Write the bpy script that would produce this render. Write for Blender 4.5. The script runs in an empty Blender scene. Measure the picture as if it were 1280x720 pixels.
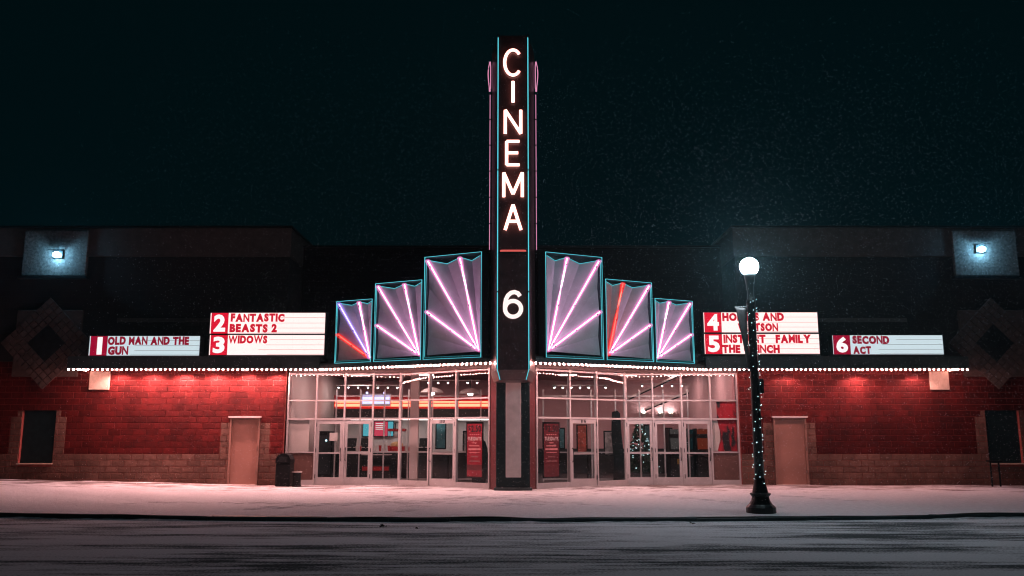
import bpy, math, random
import numpy as np
from mathutils import Matrix, Vector

random.seed(7)
rng = np.random.default_rng(11)
SC = bpy.context.scene
COL = SC.collection
R = math.radians

# ------------------------------------------------------------------ camera
FPX = 1067.0                                   # focal length in photo pixels (1280 wide)
PITCH = math.atan(186.0 / FPX)
EYE = 1.55
cam_d = bpy.data.cameras.new("camera")
cam_d.sensor_width = 36.0
cam_d.lens = 36.0 * FPX / 1280.0
cam_d.clip_end = 3000
cam = bpy.data.objects.new("camera", cam_d)
COL.objects.link(cam)
cam.location = (0, 0, EYE)
cam.rotation_euler = (math.pi / 2 + PITCH, 0, 0)
SC.camera = cam

# ------------------------------------------------------------------ night sky
world = bpy.data.worlds.new("World")
SC.world = world
world.use_nodes = True
wn = world.node_tree
wn.nodes.clear()
w_out = wn.nodes.new("ShaderNodeOutputWorld")
w_bg = wn.nodes.new("ShaderNodeBackground")
w_bg.inputs[0].default_value = (0.004, 0.068, 0.086, 1)      # teal overcast night
w_bg.inputs[1].default_value = 0.06
wn.links.new(w_bg.outputs[0], w_out.inputs[0])

SC.view_settings.view_transform = 'Standard'
SC.view_settings.look = 'None'
SC.view_settings.exposure = 0.0
SC.view_settings.gamma = 1.0
SC.render.engine = 'CYCLES'
cy = SC.cycles
cy.use_denoising = True
cy.pixel_filter_type = 'BLACKMAN_HARRIS'
cy.filter_width = 1.15
cy.denoiser = 'OPENIMAGEDENOISE'
cy.use_light_tree = True
cy.sample_clamp_indirect = 3.0
cy.max_bounces = 7
cy.diffuse_bounces = 3
cy.glossy_bounces = 4
cy.transparent_max_bounces = 16
cy.caustics_reflective = False
cy.caustics_refractive = False

_c, _s = math.cos(PITCH), math.sin(PITCH)
def at(px, py, Y):
    """world (X, Z) of the point that stands Y metres down the street axis"""
    r = (px - 640) / FPX; u = (360 - py) / FPX
    t = Y / (_c - u * _s)
    return r * t, EYE + (_s + u * _c) * t
def lerp(a, b, t): return a + (b - a) * t

# ------------------------------------------------------------------ materials
def new_mat(name):
    m = bpy.data.materials.new(name); m.use_nodes = True
    nt = m.node_tree
    return m, nt, nt.nodes["Principled BSDF"]
def coords(nt, scale=(1, 1, 1)):
    g = nt.nodes.new("ShaderNodeNewGeometry")
    mp = nt.nodes.new("ShaderNodeMapping"); mp.inputs["Scale"].default_value = scale
    nt.links.new(g.outputs["Position"], mp.inputs["Vector"])
    return mp.outputs[0]
def noise(nt, vec, scale, detail=4, rough=.6):
    n = nt.nodes.new("ShaderNodeTexNoise")
    n.inputs["Scale"].default_value = scale; n.inputs["Detail"].default_value = detail
    n.inputs["Roughness"].default_value = rough
    nt.links.new(vec, n.inputs["Vector"])
    return n.outputs["Fac"]
def ramp(nt, fac, stops):
    r = nt.nodes.new("ShaderNodeValToRGB")
    e = r.color_ramp.elements
    while len(e) < len(stops): e.new(.5)
    for el, (p, c) in zip(e, stops):
        el.position = p; el.color = c if len(c) == 4 else (*c, 1)
    nt.links.new(fac, r.inputs[0])
    return r.outputs[0]
def mixc(nt, fac, a, b, mode='MIX'):
    m = nt.nodes.new("ShaderNodeMix"); m.data_type = 'RGBA'; m.blend_type = mode
    for sock, v in ((m.inputs[0], fac), (m.inputs[6], a), (m.inputs[7], b)):
        if hasattr(v, "default_value"): nt.links.new(v, sock)
        elif isinstance(v, (int, float)): sock.default_value = v
        else: sock.default_value = v if len(v) == 4 else (*v, 1)
    return m.outputs[2]
def bump(nt, b, fac, strength, dist=.02):
    n = nt.nodes.new("ShaderNodeBump"); n.inputs["Strength"].default_value = strength
    n.inputs["Distance"].default_value = dist
    nt.links.new(fac, n.inputs["Height"]); nt.links.new(n.outputs[0], b.inputs["Normal"])
def paint(name, col, rough=.5, metal=0.0, var=.25, scale=6.0, bmp=0.0, bscale=40, obj_var=0.0, coat=0, grime=0.0, spec=.5):
    """a painted / metal / stone surface with soiling and grain of its own"""
    m, nt, b = new_mat(name)
    v = coords(nt)
    f = noise(nt, v, scale, 5)
    lo = tuple(c * (1 - var) for c in col); hi = tuple(min(1, c * (1 + var)) for c in col)
    c = ramp(nt, f, [(.3, lo), (.7, hi)])
    if grime:
        gf = noise(nt, coords(nt, (1, 1, .45)), .9, 6, .7)
        c = mixc(nt, 1.0, c, ramp(nt, gf, [(.36, (1 - grime,) * 3), (.6, (1, 1, 1)), (.74, (1.0, 1.0, 1.0)), (.8, (1.25, 1.6, 1.6))]), 'MULTIPLY')
    if obj_var:
        oi = nt.nodes.new("ShaderNodeObjectInfo")
        rr = ramp(nt, oi.outputs["Random"], [(0, (1 - obj_var,) * 3), (1, (1, 1, 1))])
        c = mixc(nt, 1.0, c, rr, 'MULTIPLY')
    nt.links.new(c, b.inputs["Base Color"])
    b.inputs["Roughness"].default_value = rough; b.inputs["Metallic"].default_value = metal
    b.inputs["Specular IOR Level"].default_value = spec
    if coat: b.inputs["Coat Weight"].default_value = coat
    if bmp: bump(nt, b, noise(nt, v, bscale, 6, .65), bmp)
    return m
def glow(name, col, strength):
    m = bpy.data.materials.new(name); m.use_nodes = True
    nt = m.node_tree; nt.nodes.clear()
    o = nt.nodes.new("ShaderNodeOutputMaterial"); e = nt.nodes.new("ShaderNodeEmission")
    e.inputs[0].default_value = (*col, 1); e.inputs[1].default_value = strength
    nt.links.new(e.outputs[0], o.inputs[0])
    return m
def glass_mat(name, tint=(.94, .96, .96), ior=1.5):
    m = bpy.data.materials.new(name); m.use_nodes = True
    nt = m.node_tree; nt.nodes.clear()
    o = nt.nodes.new("ShaderNodeOutputMaterial")
    fr = nt.nodes.new("ShaderNodeFresnel"); fr.inputs[0].default_value = ior
    t = nt.nodes.new("ShaderNodeBsdfTransparent"); t.inputs[0].default_value = (*tint, 1)
    g = nt.nodes.new("ShaderNodeBsdfGlossy"); g.inputs["Roughness"].default_value = 0
    mx = nt.nodes.new("ShaderNodeMixShader")
    ge = nt.nodes.new("ShaderNodeNewGeometry")
    inv = nt.nodes.new("ShaderNodeMath"); inv.operation = 'SUBTRACT'; inv.inputs[0].default_value = 1
    mu = nt.nodes.new("ShaderNodeMath"); mu.operation = 'MULTIPLY'       # no total reflection where the ray leaves the thin pane
    nt.links.new(ge.outputs["Backfacing"], inv.inputs[1]); nt.links.new(fr.outputs[0], mu.inputs[0]); nt.links.new(inv.outputs[0], mu.inputs[1])
    nt.links.new(mu.outputs[0], mx.inputs[0]); nt.links.new(t.outputs[0], mx.inputs[1]); nt.links.new(g.outputs[0], mx.inputs[2])
    nt.links.new(mx.outputs[0], o.inputs[0])
    return m

M = {}
M['red_block'] = paint('red_block', (.125, .012, .0115), .75, var=.35, scale=9, bmp=.5, bscale=22, obj_var=.4, grime=.45, spec=.12)
M['cream_block'] = paint('cream_block', (.20, .105, .082), .85, var=.25, scale=7, bmp=.9, bscale=14, obj_var=.3, grime=.4, spec=.15)
M['cream_smooth'] = paint('cream_smooth', (.50, .38, .30), .8, var=.15, scale=9, bmp=.3, bscale=30)
M['band_stone'] = paint('band_stone', (.075, .062, .056), .8, var=.2, scale=6, bmp=.4, bscale=20)
M['ornament_stone_shaded'] = paint('ornament_stone_shaded', (.085, .055, .045), .85, var=.25, scale=7, bmp=.9, bscale=14)  # same cream stone as the base, its dimness put into the colour
M['pilaster_stone'] = paint('pilaster_stone', (.13, .115, .105), .85, var=.6, scale=11, bmp=1.0, bscale=7)
M['mortar'] = paint('mortar', (.27, .07, .06), .9, var=.2, spec=.1)
M['steel_door'] = paint('steel_door', (.36, .18, .14), .45, var=.08, scale=2.5, bmp=.05, bscale=8)
M['door_frame'] = paint('door_frame', (.30, .16, .125), .5, var=.15, scale=4)
M['white_trim'] = paint('white_trim', (.62, .58, .56), .45, var=.1)
M['aluminium'] = paint('aluminium', (.56, .53, .53), .38, .35, var=.1, scale=3)
M['dark_metal'] = paint('dark_metal', (.022, .026, .028), .42, .4, var=.4, scale=5, bmp=.06, bscale=30)
M['sign_black'] = paint('sign_black', (.055, .026, .026), .36, .0, var=.35, scale=4, bmp=.1, bscale=60)
M['canopy_dark'] = paint('canopy_dark', (.03, .045, .045), .5, .1, var=.35, scale=3)
M['soffit'] = paint('soffit', (.13, .09, .085), .5, .0, var=.15, scale=3)
M['pier_dark'] = paint('pier_dark', (.010, .024, .026), .45, .0, var=.3, spec=.25)
M['pier_panel'] = paint('pier_panel', (.60, .53, .51), .55, var=.15, scale=3, bmp=.05)
M['pier_red'] = paint('pier_red', (.09, .012, .015), .5, var=.25)
M['fan_metal'] = paint('fan_metal', (.50, .53, .56), .55, .05, var=.12, scale=2.2)
M['cabinet_teal'] = paint('cabinet_teal', (.03, .06, .068), .5, .1, var=.2)
M['kerb'] = paint('kerb', (.035, .055, .058), .6, var=.4, scale=5, bmp=.4, bscale=18)
M['lamp_iron'] = paint('lamp_iron', (.012, .016, .016), .38, .3, var=.3, bmp=.1, bscale=50)
M['black_plastic'] = paint('black_plastic', (.007, .009, .010), .5, var=.3, spec=.2)
M['banner_cloth'] = paint('banner_cloth', (.16, .15, .15), .8, var=.3, scale=5)
M['glass'] = glass_mat('glass')
M['paper'] = paint('paper', (.62, .55, .52), .8, var=.1, scale=2)
M['kick_panel'] = paint('kick_panel', (.12, .06, .05), .5, var=.2)
M['leaf_litter'] = paint('leaf_litter', (.03, .02, .015), .9, var=.4)
M['letter_red'] = glow('letter_red', (.62, .008, .03), 1.0)
M['letter_dark'] = glow('letter_dark', (.26, .006, .025), 1.0)
M['brass'] = paint('brass', (.18, .14, .12), .35, .7, var=.2)
M['flake'] = paint('flake', (.85, .87, .9), .8, var=.02)
_nt = M['flake'].node_tree                     # ice lets light through as well
_tr = _nt.nodes.new("ShaderNodeBsdfTranslucent"); _tr.inputs[0].default_value = (.85, .88, .92, 1)
_mx = _nt.nodes.new("ShaderNodeMixShader"); _mx.inputs[0].default_value = .5
_nt.links.new(_nt.nodes["Principled BSDF"].outputs[0], _mx.inputs[1]); _nt.links.new(_tr.outputs[0], _mx.inputs[2])
_nt.links.new(_mx.outputs[0], _nt.nodes["Material Output"].inputs[0])
# interior
M['lobby_wall'] = paint('lobby_wall', (.60, .35, .36), .75, var=.08, scale=1.2)
M['lobby_white'] = paint('lobby_white', (.68, .56, .54), .7, var=.06, scale=1.5)
M['lobby_red'] = paint('lobby_red', (.40, .02, .025), .55, var=.15)
M['lobby_dark'] = paint('lobby_dark', (.014, .016, .017), .5, var=.3)
M['lobby_ceiling'] = paint('lobby_ceiling', (.36, .13, .13), .8, var=.1)
M['lobby_floor'] = paint('lobby_floor', (.03, .028, .03), .35, var=.4, scale=1.2)
M['counter'] = paint('counter', (.02, .03, .034), .35, var=.3)
M['laminate'] = paint('laminate', (.5, .45, .44), .35, var=.1)
M['fir'] = paint('fir', (.02, .045, .03), .8, var=.5, scale=20)
M['popcorn'] = paint('popcorn', (.7, .5, .25), .8, var=.3, scale=40, bmp=.6)
# light sources
M['bulb'] = glow('bulb_glow', (1.0, .445, .42), 240)
M['bulb_soffit'] = glow('bulb_soffit_glow', (1.0, .48, .42), 55)
M['letter_glow'] = glow('letter_glow', (1.0, .42, .36), 5.0)
M['six_glow'] = glow('six_glow', (1.0, .80, .76), 1.25)
M['neon_pink'] = glow('neon_pink', (1.0, .50, .80), 11)
M['neon_violet'] = glow('neon_violet', (.60, .45, 1.0), 5.0)
M['neon_red'] = glow('neon_red', (1.0, .07, .05), 7)
def halo_tube(name, col, strength, clear):  # see-through glowing sleeve that paints a halo round a neon core
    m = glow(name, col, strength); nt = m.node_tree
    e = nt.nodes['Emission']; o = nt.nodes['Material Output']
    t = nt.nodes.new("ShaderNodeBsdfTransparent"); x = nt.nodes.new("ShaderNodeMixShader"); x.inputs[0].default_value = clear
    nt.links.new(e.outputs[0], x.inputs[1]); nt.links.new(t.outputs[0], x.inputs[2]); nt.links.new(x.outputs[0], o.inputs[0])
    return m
M['neon_pink_gas'] = halo_tube('neon_pink_gas', (1.0, .26, .64), 1.0, .52)
M['neon_violet_gas'] = halo_tube('neon_violet_gas', (.42, .26, 1.0), 1.0, .52)
M['neon_red_gas'] = halo_tube('neon_red_gas', (1.0, .03, .03), 1.1, .5)
M['neon_teal'] = glow('neon_teal', (.10, .62, .72), 1.15)
M['neon_teal_dim'] = glow('neon_teal_dim', (.04, .36, .40), .55)
M['neon_rose'] = glow('neon_rose', (1.0, .38, .62), .75)
M['neon_bar'] = glow('neon_bar', (1.0, .16, .14), .65)
M['board_face'] = glow('board_face', (1.0, .72, .69), 1.36)
M['board_face_cold'] = glow('board_face_cold', (.66, .80, .86), .92)
M['number_red'] = glow('number_red', (.78, .01, .035), .95)
M['number_dark_red'] = glow('number_dark_red', (.36, .004, .03), .9)
M['letter_white'] = glow('letter_white', (1, .93, .92), 1.05)
M['globe'] = glow('globe_glow', (.72, .89, 1.0), 300)
M['fairy'] = glow('fairy_glow', (.62, .95, 1.0), 2.6)
M['wallpack'] = glow('wallpack_glow', (.25, .66, 1.0), 190)
M['ceiling_glow'] = glow('ceiling_glow', (1.0, .70, .67), 25)
M['pendant_glow'] = glow('pendant_glow', (1.0, .86, .80), 30)
M['cove_red'] = glow('cove_red', (1.0, .13, .07), 6)
M['screen_blue'] = glow('screen_blue', (.55, .55, 1.0), 2.0)
M['screen_teal'] = glow('screen_teal', (.12, .5, .6), .8)
M['screen_red'] = glow('screen_red', (.75, .07, .12), .8)
M['screen_white'] = glow('screen_white', (.95, .9, .88), .9)
M['sconce_glow'] = glow('sconce_glow', (1.0, .86, .82), 70)
M['downlight'] = glow('downlight_glow', (1.0, .55, .45), 30)
M['fill_strip_glow'] = glow('fill_strip_glow', (1.0, .90, .88), 9)
M['sign_yellow'] = paint('sign_yellow', (.42, .24, .05), .6, var=.1)

# ------------------------------------------------------------------ mesh helpers
WM = {}
class MB:
    """collects shapes in world space; build() links them as ONE mesh object"""
    def __init__(s, T=None): s.v = []; s.f = []; s.T = T
    def add(s, vs, fs):
        o = len(s.v)
        if s.T is not None: vs = [tuple(s.T @ Vector(p)) for p in vs]
        s.v += [tuple(p) for p in vs]; s.f += [tuple(i + o for i in f) for f in fs]
        return s
    def box(s, x0, x1, y0, y1, z0, z1, bev=0.0):
        if bev <= 0:
            v = [(x, y, z) for z in (z0, z1) for y in (y0, y1) for x in (x0, x1)]
            return s.add(v, [(0, 2, 3, 1), (4, 5, 7, 6), (0, 1, 5, 4), (2, 6, 7, 3), (0, 4, 6, 2), (1, 3, 7, 5)])
        b = bev
        v = []
        for z, i in ((z0, b), (z0 + b, 0), (z1 - b, 0), (z1, b)):
            X0, X1, Y0, Y1 = x0 + i, x1 - i, y0 + i, y1 - i
            k = b * .6
            v += [(X0 + k, Y0, z), (X1 - k, Y0, z), (X1, Y0 + k, z), (X1, Y1 - k, z), (X1 - k, Y1, z), (X0 + k, Y1, z), (X0, Y1 - k, z), (X0, Y0 + k, z)]
        f = [tuple(reversed(range(8))), tuple(range(24, 32))]
        for l in range(3):
            for i in range(8):
                j = (i + 1) % 8
                f.append((l * 8 + i, l * 8 + j, l * 8 + 8 + j, l * 8 + 8 + i))
        return s.add(v, f)
    def prism(s, poly, z0, z1):
        n = len(poly)
        a = sum(poly[i][0] * poly[(i + 1) % n][1] - poly[(i + 1) % n][0] * poly[i][1] for i in range(n))
        if a < 0: poly = poly[::-1]
        v = [(x, y, z0) for x, y in poly] + [(x, y, z1) for x, y in poly]
        f = [tuple(reversed(range(n))), tuple(range(n, 2 * n))]
        f += [(i, (i + 1) % n, n + (i + 1) % n, n + i) for i in range(n)]
        return s.add(v, f)
    def tube(s, pts, r, seg=8, closed=False, flat=1.0, flat_axis=None):
        P = [Vector(p) for p in pts]; n = len(P)
        rings = []
        for i in range(n):
            if closed: t = (P[(i + 1) % n] - P[i - 1]).normalized()
            elif i == 0: t = (P[1] - P[0]).normalized()
            elif i == n - 1: t = (P[-1] - P[-2]).normalized()
            else: t = ((P[i] - P[i - 1]).normalized() + (P[i + 1] - P[i]).normalized()).normalized()
            ref = Vector(flat_axis) if flat_axis is not None else (Vector((0, 0, 1)) if abs(t.z) < .9 else Vector((0, 1, 0)))
            a = t.cross(ref).normalized(); b = a.cross(t).normalized()
            k = 1.0
            if 0 < i < n - 1 or closed:
                c = max(.45, abs((P[i] - P[i - 1]).normalized().dot(t))); k = 1 / c
            rr = r[i] if isinstance(r, (list, tuple)) else r
            rings.append([P[i] + a * math.cos(2 * math.pi * j / seg) * rr * k + b * math.sin(2 * math.pi * j / seg) * rr * flat for j in range(seg)])
        v = [tuple(p) for ring in rings for p in ring]; f = []
        m = n if closed else n - 1
        for i in range(m):
            for j in range(seg):
                k = (j + 1) % seg; i2 = (i + 1) % n
                f.append((i * seg + j, i * seg + k, i2 * seg + k, i2 * seg + j))
        if not closed: f += [tuple(reversed(range(seg))), tuple(range((n - 1) * seg, n * seg))]
        return s.add(v, f)
    def lathe(s, prof, cx, cy, seg=20, z0=0.0):
        v = []; f = []; n = len(prof)
        for r, z in prof:
            v += [(cx + r * math.cos(2 * math.pi * j / seg), cy + r * math.sin(2 * math.pi * j / seg), z0 + z) for j in range(seg)]
        for i in range(n - 1):
            for j in range(seg):
                k = (j + 1) % seg
                f.append((i * seg + j, i * seg + k, (i + 1) * seg + k, (i + 1) * seg + j))
        f += [tuple(reversed(range(seg))), tuple(range((n - 1) * seg, n * seg))]
        return s.add(v, f)
    def sphere(s, c, r, seg=10, rings=6, sz=1.0):
        prof = [(max(1e-4, r * math.sin(math.pi * i / rings)), -r * sz * math.cos(math.pi * i / rings)) for i in range(rings + 1)]
        return s.lathe(prof, c[0], c[1], seg, c[2])
    def build(s, name, mat, parent=None, smooth=False):
        return mesh_obj(name, s.v, s.f, mat, parent, smooth)

def place(o, parent, W):
    WM[o.name] = W
    if parent is not None:
        o.parent = parent
        o.matrix_parent_inverse = Matrix.Identity(4)
        o.matrix_basis = WM[parent.name].inverted() @ W
    else:
        o.matrix_basis = W
def mesh_obj(name, v, f, mat, parent=None, smooth=False):
    A = np.array(v, float)
    c = Vector(((A[:, 0].min() + A[:, 0].max()) / 2, (A[:, 1].min() + A[:, 1].max()) / 2, A[:, 2].min()))
    me = bpy.data.meshes.new(name)
    me.from_pydata((A - np.array(c)).tolist(), [], f)
    me.materials.append(M[mat] if isinstance(mat, str) else mat)
    if smooth: me.shade_smooth()
    me.update()
    o = bpy.data.objects.new(name, me); COL.objects.link(o)
    place(o, parent, Matrix.Translation(c))
    return o
def share(name, me, loc, parent):
    o = bpy.data.objects.new(name, me); COL.objects.link(o)
    place(o, parent, Matrix.Translation(Vector(loc)))
    return o
def tag(o, label=None, cat=None, group=None, kind=None):
    for k, v in (('label', label), ('category', cat), ('group', group), ('kind', kind)):
        if v: o[k] = v
    return o
def thing(name, label, cat, loc, group=None, rotz=0.0):
    o = bpy.data.objects.new(name, None); COL.objects.link(o)
    o.empty_display_size = .2
    place(o, None, Matrix.Translation(Vector(loc)) @ Matrix.Rotation(rotz, 4, 'Z'))
    return tag(o, label, cat, group)
def box(name, mat, parent, *a, bev=0.0):
    return MB().box(*a, bev=bev).build(name, mat, parent)

# text -> mesh, from the built-in font
_glyph = {}
def glyph(ch, off=.02):
    key = (ch, off)
    if key not in _glyph:
        cu = bpy.data.curves.new("glyph", 'FONT'); cu.body = ch; cu.size = 1; cu.offset = off; cu.extrude = .02
        cu.resolution_u = 3
        o = bpy.data.objects.new("glyph", cu); COL.objects.link(o)
        me = bpy.data.meshes.new_from_object(o.evaluated_get(bpy.context.evaluated_depsgraph_get()))
        vs = [tuple(p.co) for p in me.vertices]; fs = [tuple(p.vertices) for p in me.polygons]
        bpy.data.objects.remove(o); bpy.data.curves.remove(cu); bpy.data.meshes.remove(me)
        xs = [p[0] for p in vs]; ys = [p[1] for p in vs]
        _glyph[key] = (vs, fs, min(xs), max(xs), min(ys), max(ys))
    return _glyph[key]
def letters(text, T, x0, x1, z0, z1, depth, mat, parent, name='letter', off=.02, gap=.1, space=.42, jitter=0.0):
    """one mesh per character; text fills x0..x1 / z0..z1 in T's local x-z plane facing -y"""
    out = []; tot = 0; adv = []
    for ch in text:
        if ch == ' ': adv.append(space); tot += space; continue
        g = glyph(ch, off * (.45 if ch in 'MWN' else 1)); adv.append(g[3] - g[2] + gap); tot += adv[-1]
    k = (x1 - x0) / (tot - gap); x = x0
    for ch, a in zip(text, adv):
        if ch != ' ':
            vs, fs, gx0, gx1, gy0, gy1 = glyph(ch, off * (.45 if ch in 'MWN' else 1))
            if ch == '.': gy0, gy1 = glyph('H', off)[4:6]
            kz = (z1 - z0) / (gy1 - gy0)
            j = random.uniform(-jitter, jitter)
            mb = MB(T)
            mb.add([(x + (p[0] - gx0) * k, -depth * (p[2] + .02) / .04, z0 + (p[1] - gy0) * kz + j + (p[0] - gx0) * k * j * .8) for p in vs], fs)
            out.append(mb.build(name, mat, parent))
        x += a * k
    return out

# ------------------------------------------------------------------ the ground
WALL_Y = 28.3
def kerb_y(x):
    a = min(abs(x), 14.0)
    y = 17.0 + 1.12 * (a / 10.9) ** 2
    if abs(x) > 14: y += (abs(x) - 14) * .10
    return y
_ph = [(random.uniform(.3, 5), random.uniform(.3, 5), random.uniform(0, 6.28), random.uniform(.2, 1)) for _ in range(24)]
def wob(x, y):
    return sum(a * np.sin(kx * x + ky * y + p) / (kx + ky) for kx, ky, p, a in _ph) * .012
steps = []
for i in range(26):                                        # a trail of footprints across the sidewalk
    steps.append((-9.0 + i * .42, 20.7 + (.12 if i % 2 else -.12) + .2 * math.sin(i * .5)))
for i in range(14): steps.append((-4.6 + i * .13 + (.1 if i % 2 else -.1), 27.2 - i * .55))
for i in range(16): steps.append((4.2 + i * .30, 26.6 - i * .34 + (.1 if i % 2 else -.1)))
for k in range(7):                                         # more people have come and gone
    x_, y_ = random.uniform(-8, 8), random.uniform(18, 20); tx_, ty_ = random.choice((-5.2, -4.4, -1.9, 2.0, 4.4, 5.4, 6.3)), 26.6
    n_ = int(math.hypot(tx_ - x_, ty_ - y_) / .36)
    for i in range(n_):
        t = i / n_; steps.append((lerp(x_, tx_, t) + (.1 if i % 2 else -.1), lerp(y_, ty_, t) + random.uniform(-.05, .05)))
for i in range(12): steps.append((-1.2 - i * .1, 24.8 - i * .6 + (.1 if i % 2 else -.1)))
def side_h(x, y):
    t = np.clip((y - 17.5) / 10, 0, 1)
    rise = .21 * np.clip((-x - 8.0) / 9.0, 0, 1.3) * t
    h = rise + wob(x, y) + .012
    for sx, sy in steps:
        d = ((x - sx) / .17) ** 2 + ((y - sy) / .10) ** 2
        h = h - .06 * np.exp(-d * d)
    return h
def grid(name, xs, fy0, fy1, ny, hf, mat):
    xs = np.asarray(xs); X = []; Yv = []
    for x in xs:
        y0, y1 = fy0(x), fy1(x)
        Yv.append(np.linspace(y0, y1, ny)); X.append(np.full(ny, x))
    X = np.array(X); Yv = np.array(Yv); Z = hf(X, Yv)
    v = np.stack([X.ravel(), Yv.ravel(), Z.ravel()], 1)
    nx = len(xs)
    idx = np.arange(nx * ny).reshape(nx, ny)
    f = np.stack([idx[:-1, :-1].ravel(), idx[1:, :-1].ravel(), idx[1:, 1:].ravel(), idx[:-1, 1:].ravel()], 1)
    me = bpy.data.meshes.new(name)
    me.vertices.add(len(v)); me.vertices.foreach_set("co", v.ravel().astype(np.float32))
    me.loops.add(f.size); me.loops.foreach_set("vertex_index", f.ravel().astype(np.int32))
    me.polygons.add(len(f)); me.polygons.foreach_set("loop_start", np.arange(0, f.size, 4, dtype=np.int32))
    me.update(calc_edges=True)
    me.shade_smooth(); me.materials.append(mat)
    o = bpy.data.objects.new(name, me); COL.objects.link(o); WM[o.name] = Matrix.Identity(4)
    return o

def snow_walk_mat():
    m, nt, b = new_mat('sidewalk_snow')
    v = coords(nt)
    n1 = noise(nt, v, .9, 5); n2 = noise(nt, v, 9, 5); n3 = noise(nt, v, 45, 3)
    snow = ramp(nt, n2, [(.3, (.70, .70, .72)), (.7, (.88, .88, .90))])
    bare = ramp(nt, n2, [(.3, (.10, .075, .07)), (.7, (.26, .20, .19))])
    sep = nt.nodes.new("ShaderNodeSeparateXYZ"); nt.links.new(v, sep.inputs[0])
    mr = nt.nodes.new("ShaderNodeMapRange"); mr.inputs[1].default_value = 21.5; mr.inputs[2].default_value = 28.6
    mr.inputs[3].default_value = -.20; mr.inputs[4].default_value = .20
    nt.links.new(sep.outputs[1], mr.inputs[0])
    ad = nt.nodes.new("ShaderNodeMath"); ad.operation = 'ADD'
    nt.links.new(noise(nt, coords(nt, (.5, 1.3, 1)), 1.6, 6, .7), ad.inputs[0]); nt.links.new(mr.outputs[0], ad.inputs[1])
    fac = ramp(nt, ad.outputs[0], [(.54, (0, 0, 0)), (.68, (1, 1, 1))])
    ta = nt.nodes.new("ShaderNodeAttribute"); ta.attribute_name = "step_shade"
    tm = nt.nodes.new("ShaderNodeMath"); tm.operation = 'MULTIPLY'; tm.inputs[1].default_value = .55
    nt.links.new(ta.outputs["Fac"], tm.inputs[0])
    walk = mixc(nt, tm.outputs[0], mixc(nt, fac, snow, bare), (.22, .18, .175))  # footprint shade mixed into the snow colour
    nt.links.new(walk, b.inputs["Base Color"])
    b.inputs["Roughness"].default_value = .75
    h = mixc(nt, .4, n2, n3)
    bump(nt, b, h, .9, .07)
    return m
def road_mat():
    m, nt, b = new_mat('road_snow_streaks')
    v1 = coords(nt, (.22, .95, 1)); v2 = coords(nt, (.45, 4.5, 1)); v3 = coords(nt)
    n1 = noise(nt, v1, 1.0, 6, .62); n2 = noise(nt, v2, 1.3, 6, .7); n3 = noise(nt, v3, 26, 5)
    f = mixc(nt, .45, n1, n2)
    f = mixc(nt, .2, f, n3)
    wv_ = nt.nodes.new("ShaderNodeTexWave"); wv_.bands_direction = 'Y'; wv_.inputs["Scale"].default_value = .19
    wv_.inputs["Distortion"].default_value = 5.0; wv_.inputs["Detail"].default_value = 4; wv_.inputs["Detail Scale"].default_value = .6
    nt.links.new(coords(nt, (.12, 1, 1)), wv_.inputs["Vector"])          # tyre ruts run along the street
    f = mixc(nt, .05, f, wv_.outputs["Fac"])
    fac = ramp(nt, f, [(.44, (0, 0, 0)), (.475, (.5, .5, .5)), (.52, (1, 1, 1))])
    asph = ramp(nt, n3, [(.3, (.07, .085, .09)), (.7, (.17, .19, .195))])
    snow = ramp(nt, n3, [(.3, (.68, .72, .75)), (.7, (.86, .89, .92))])
    nt.links.new(mixc(nt, fac, asph, snow), b.inputs["Base Color"])
    rr = ramp(nt, fac, [(0, (.55,) * 3), (1, (.85,) * 3)])
    nt.links.new(rr, b.inputs["Roughness"]); b.inputs["Specular IOR Level"].default_value = .0
    bump(nt, b, mixc(nt, .45, fac, n3), .3, .03)
    return m

ROAD_Z = -.075
xs = np.concatenate([np.linspace(-90, -19, 40), np.linspace(-18.9, 18.9, 560), np.linspace(19, 90, 40)])
sw = grid('sidewalk', xs, lambda x: kerb_y(x) + .045, lambda x: 28.75, 190, side_h, snow_walk_mat())
tag(sw, kind='structure')
co = np.empty(len(sw.data.vertices) * 3, np.float32); sw.data.vertices.foreach_get("co", co); co = co.reshape(-1, 3)
step_shade = np.zeros(len(co))
for sx_, sy_ in steps:                                       # prints darkened by colour, as dent shade the overhead light leaves out
    sel = (np.abs(co[:, 0] - sx_) < .5) & (np.abs(co[:, 1] - sy_) < .4)
    d_ = ((co[sel, 0] - sx_) / .16) ** 2 + ((co[sel, 1] - sy_) / .10) ** 2
    step_shade[sel] = np.maximum(step_shade[sel], np.exp(-d_ * d_))
at_ = sw.data.attributes.new("step_shade", 'FLOAT', 'POINT'); at_.data.foreach_set("value", step_shade.astype(np.float32))
rd = grid('road', np.linspace(-90, 90, 120), lambda x: -45.0, lambda x: kerb_y(x) + .02, 60,
          lambda x, y: ROAD_Z + 0 * x + .02 * np.clip((8 - y) / 30, 0, 1), road_mat())
tag(rd, kind='structure')
def kerb_piece(m, a, b_, lift=0.0):
    pa, pb = kerb_y(a), kerb_y(b_)
    z = lift
    v = [(a, pa, ROAD_Z - .1), (b_, pb, ROAD_Z - .1), (b_, pb + .3, ROAD_Z - .1), (a, pa + .3, ROAD_Z - .1),
         (a, pa + .015, -.02 + z), (b_, pb + .015, -.02 + z), (b_, pb + .05, z), (a, pa + .05, z), (b_, pb + .3, z - .004), (a, pa + .3, z - .004)]
    m.add(v, [(0, 1, 5, 4), (4, 5, 6, 7), (7, 6, 8, 9), (0, 4, 7, 9, 3), (1, 2, 8, 6, 5), (3, 9, 8, 2), (0, 3, 2, 1)])
mk = MB()
for a, b_ in zip(np.arange(-90, -12.1, 3.0), np.arange(-87, -11.9, 3.0)): kerb_piece(mk, a, b_)
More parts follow.
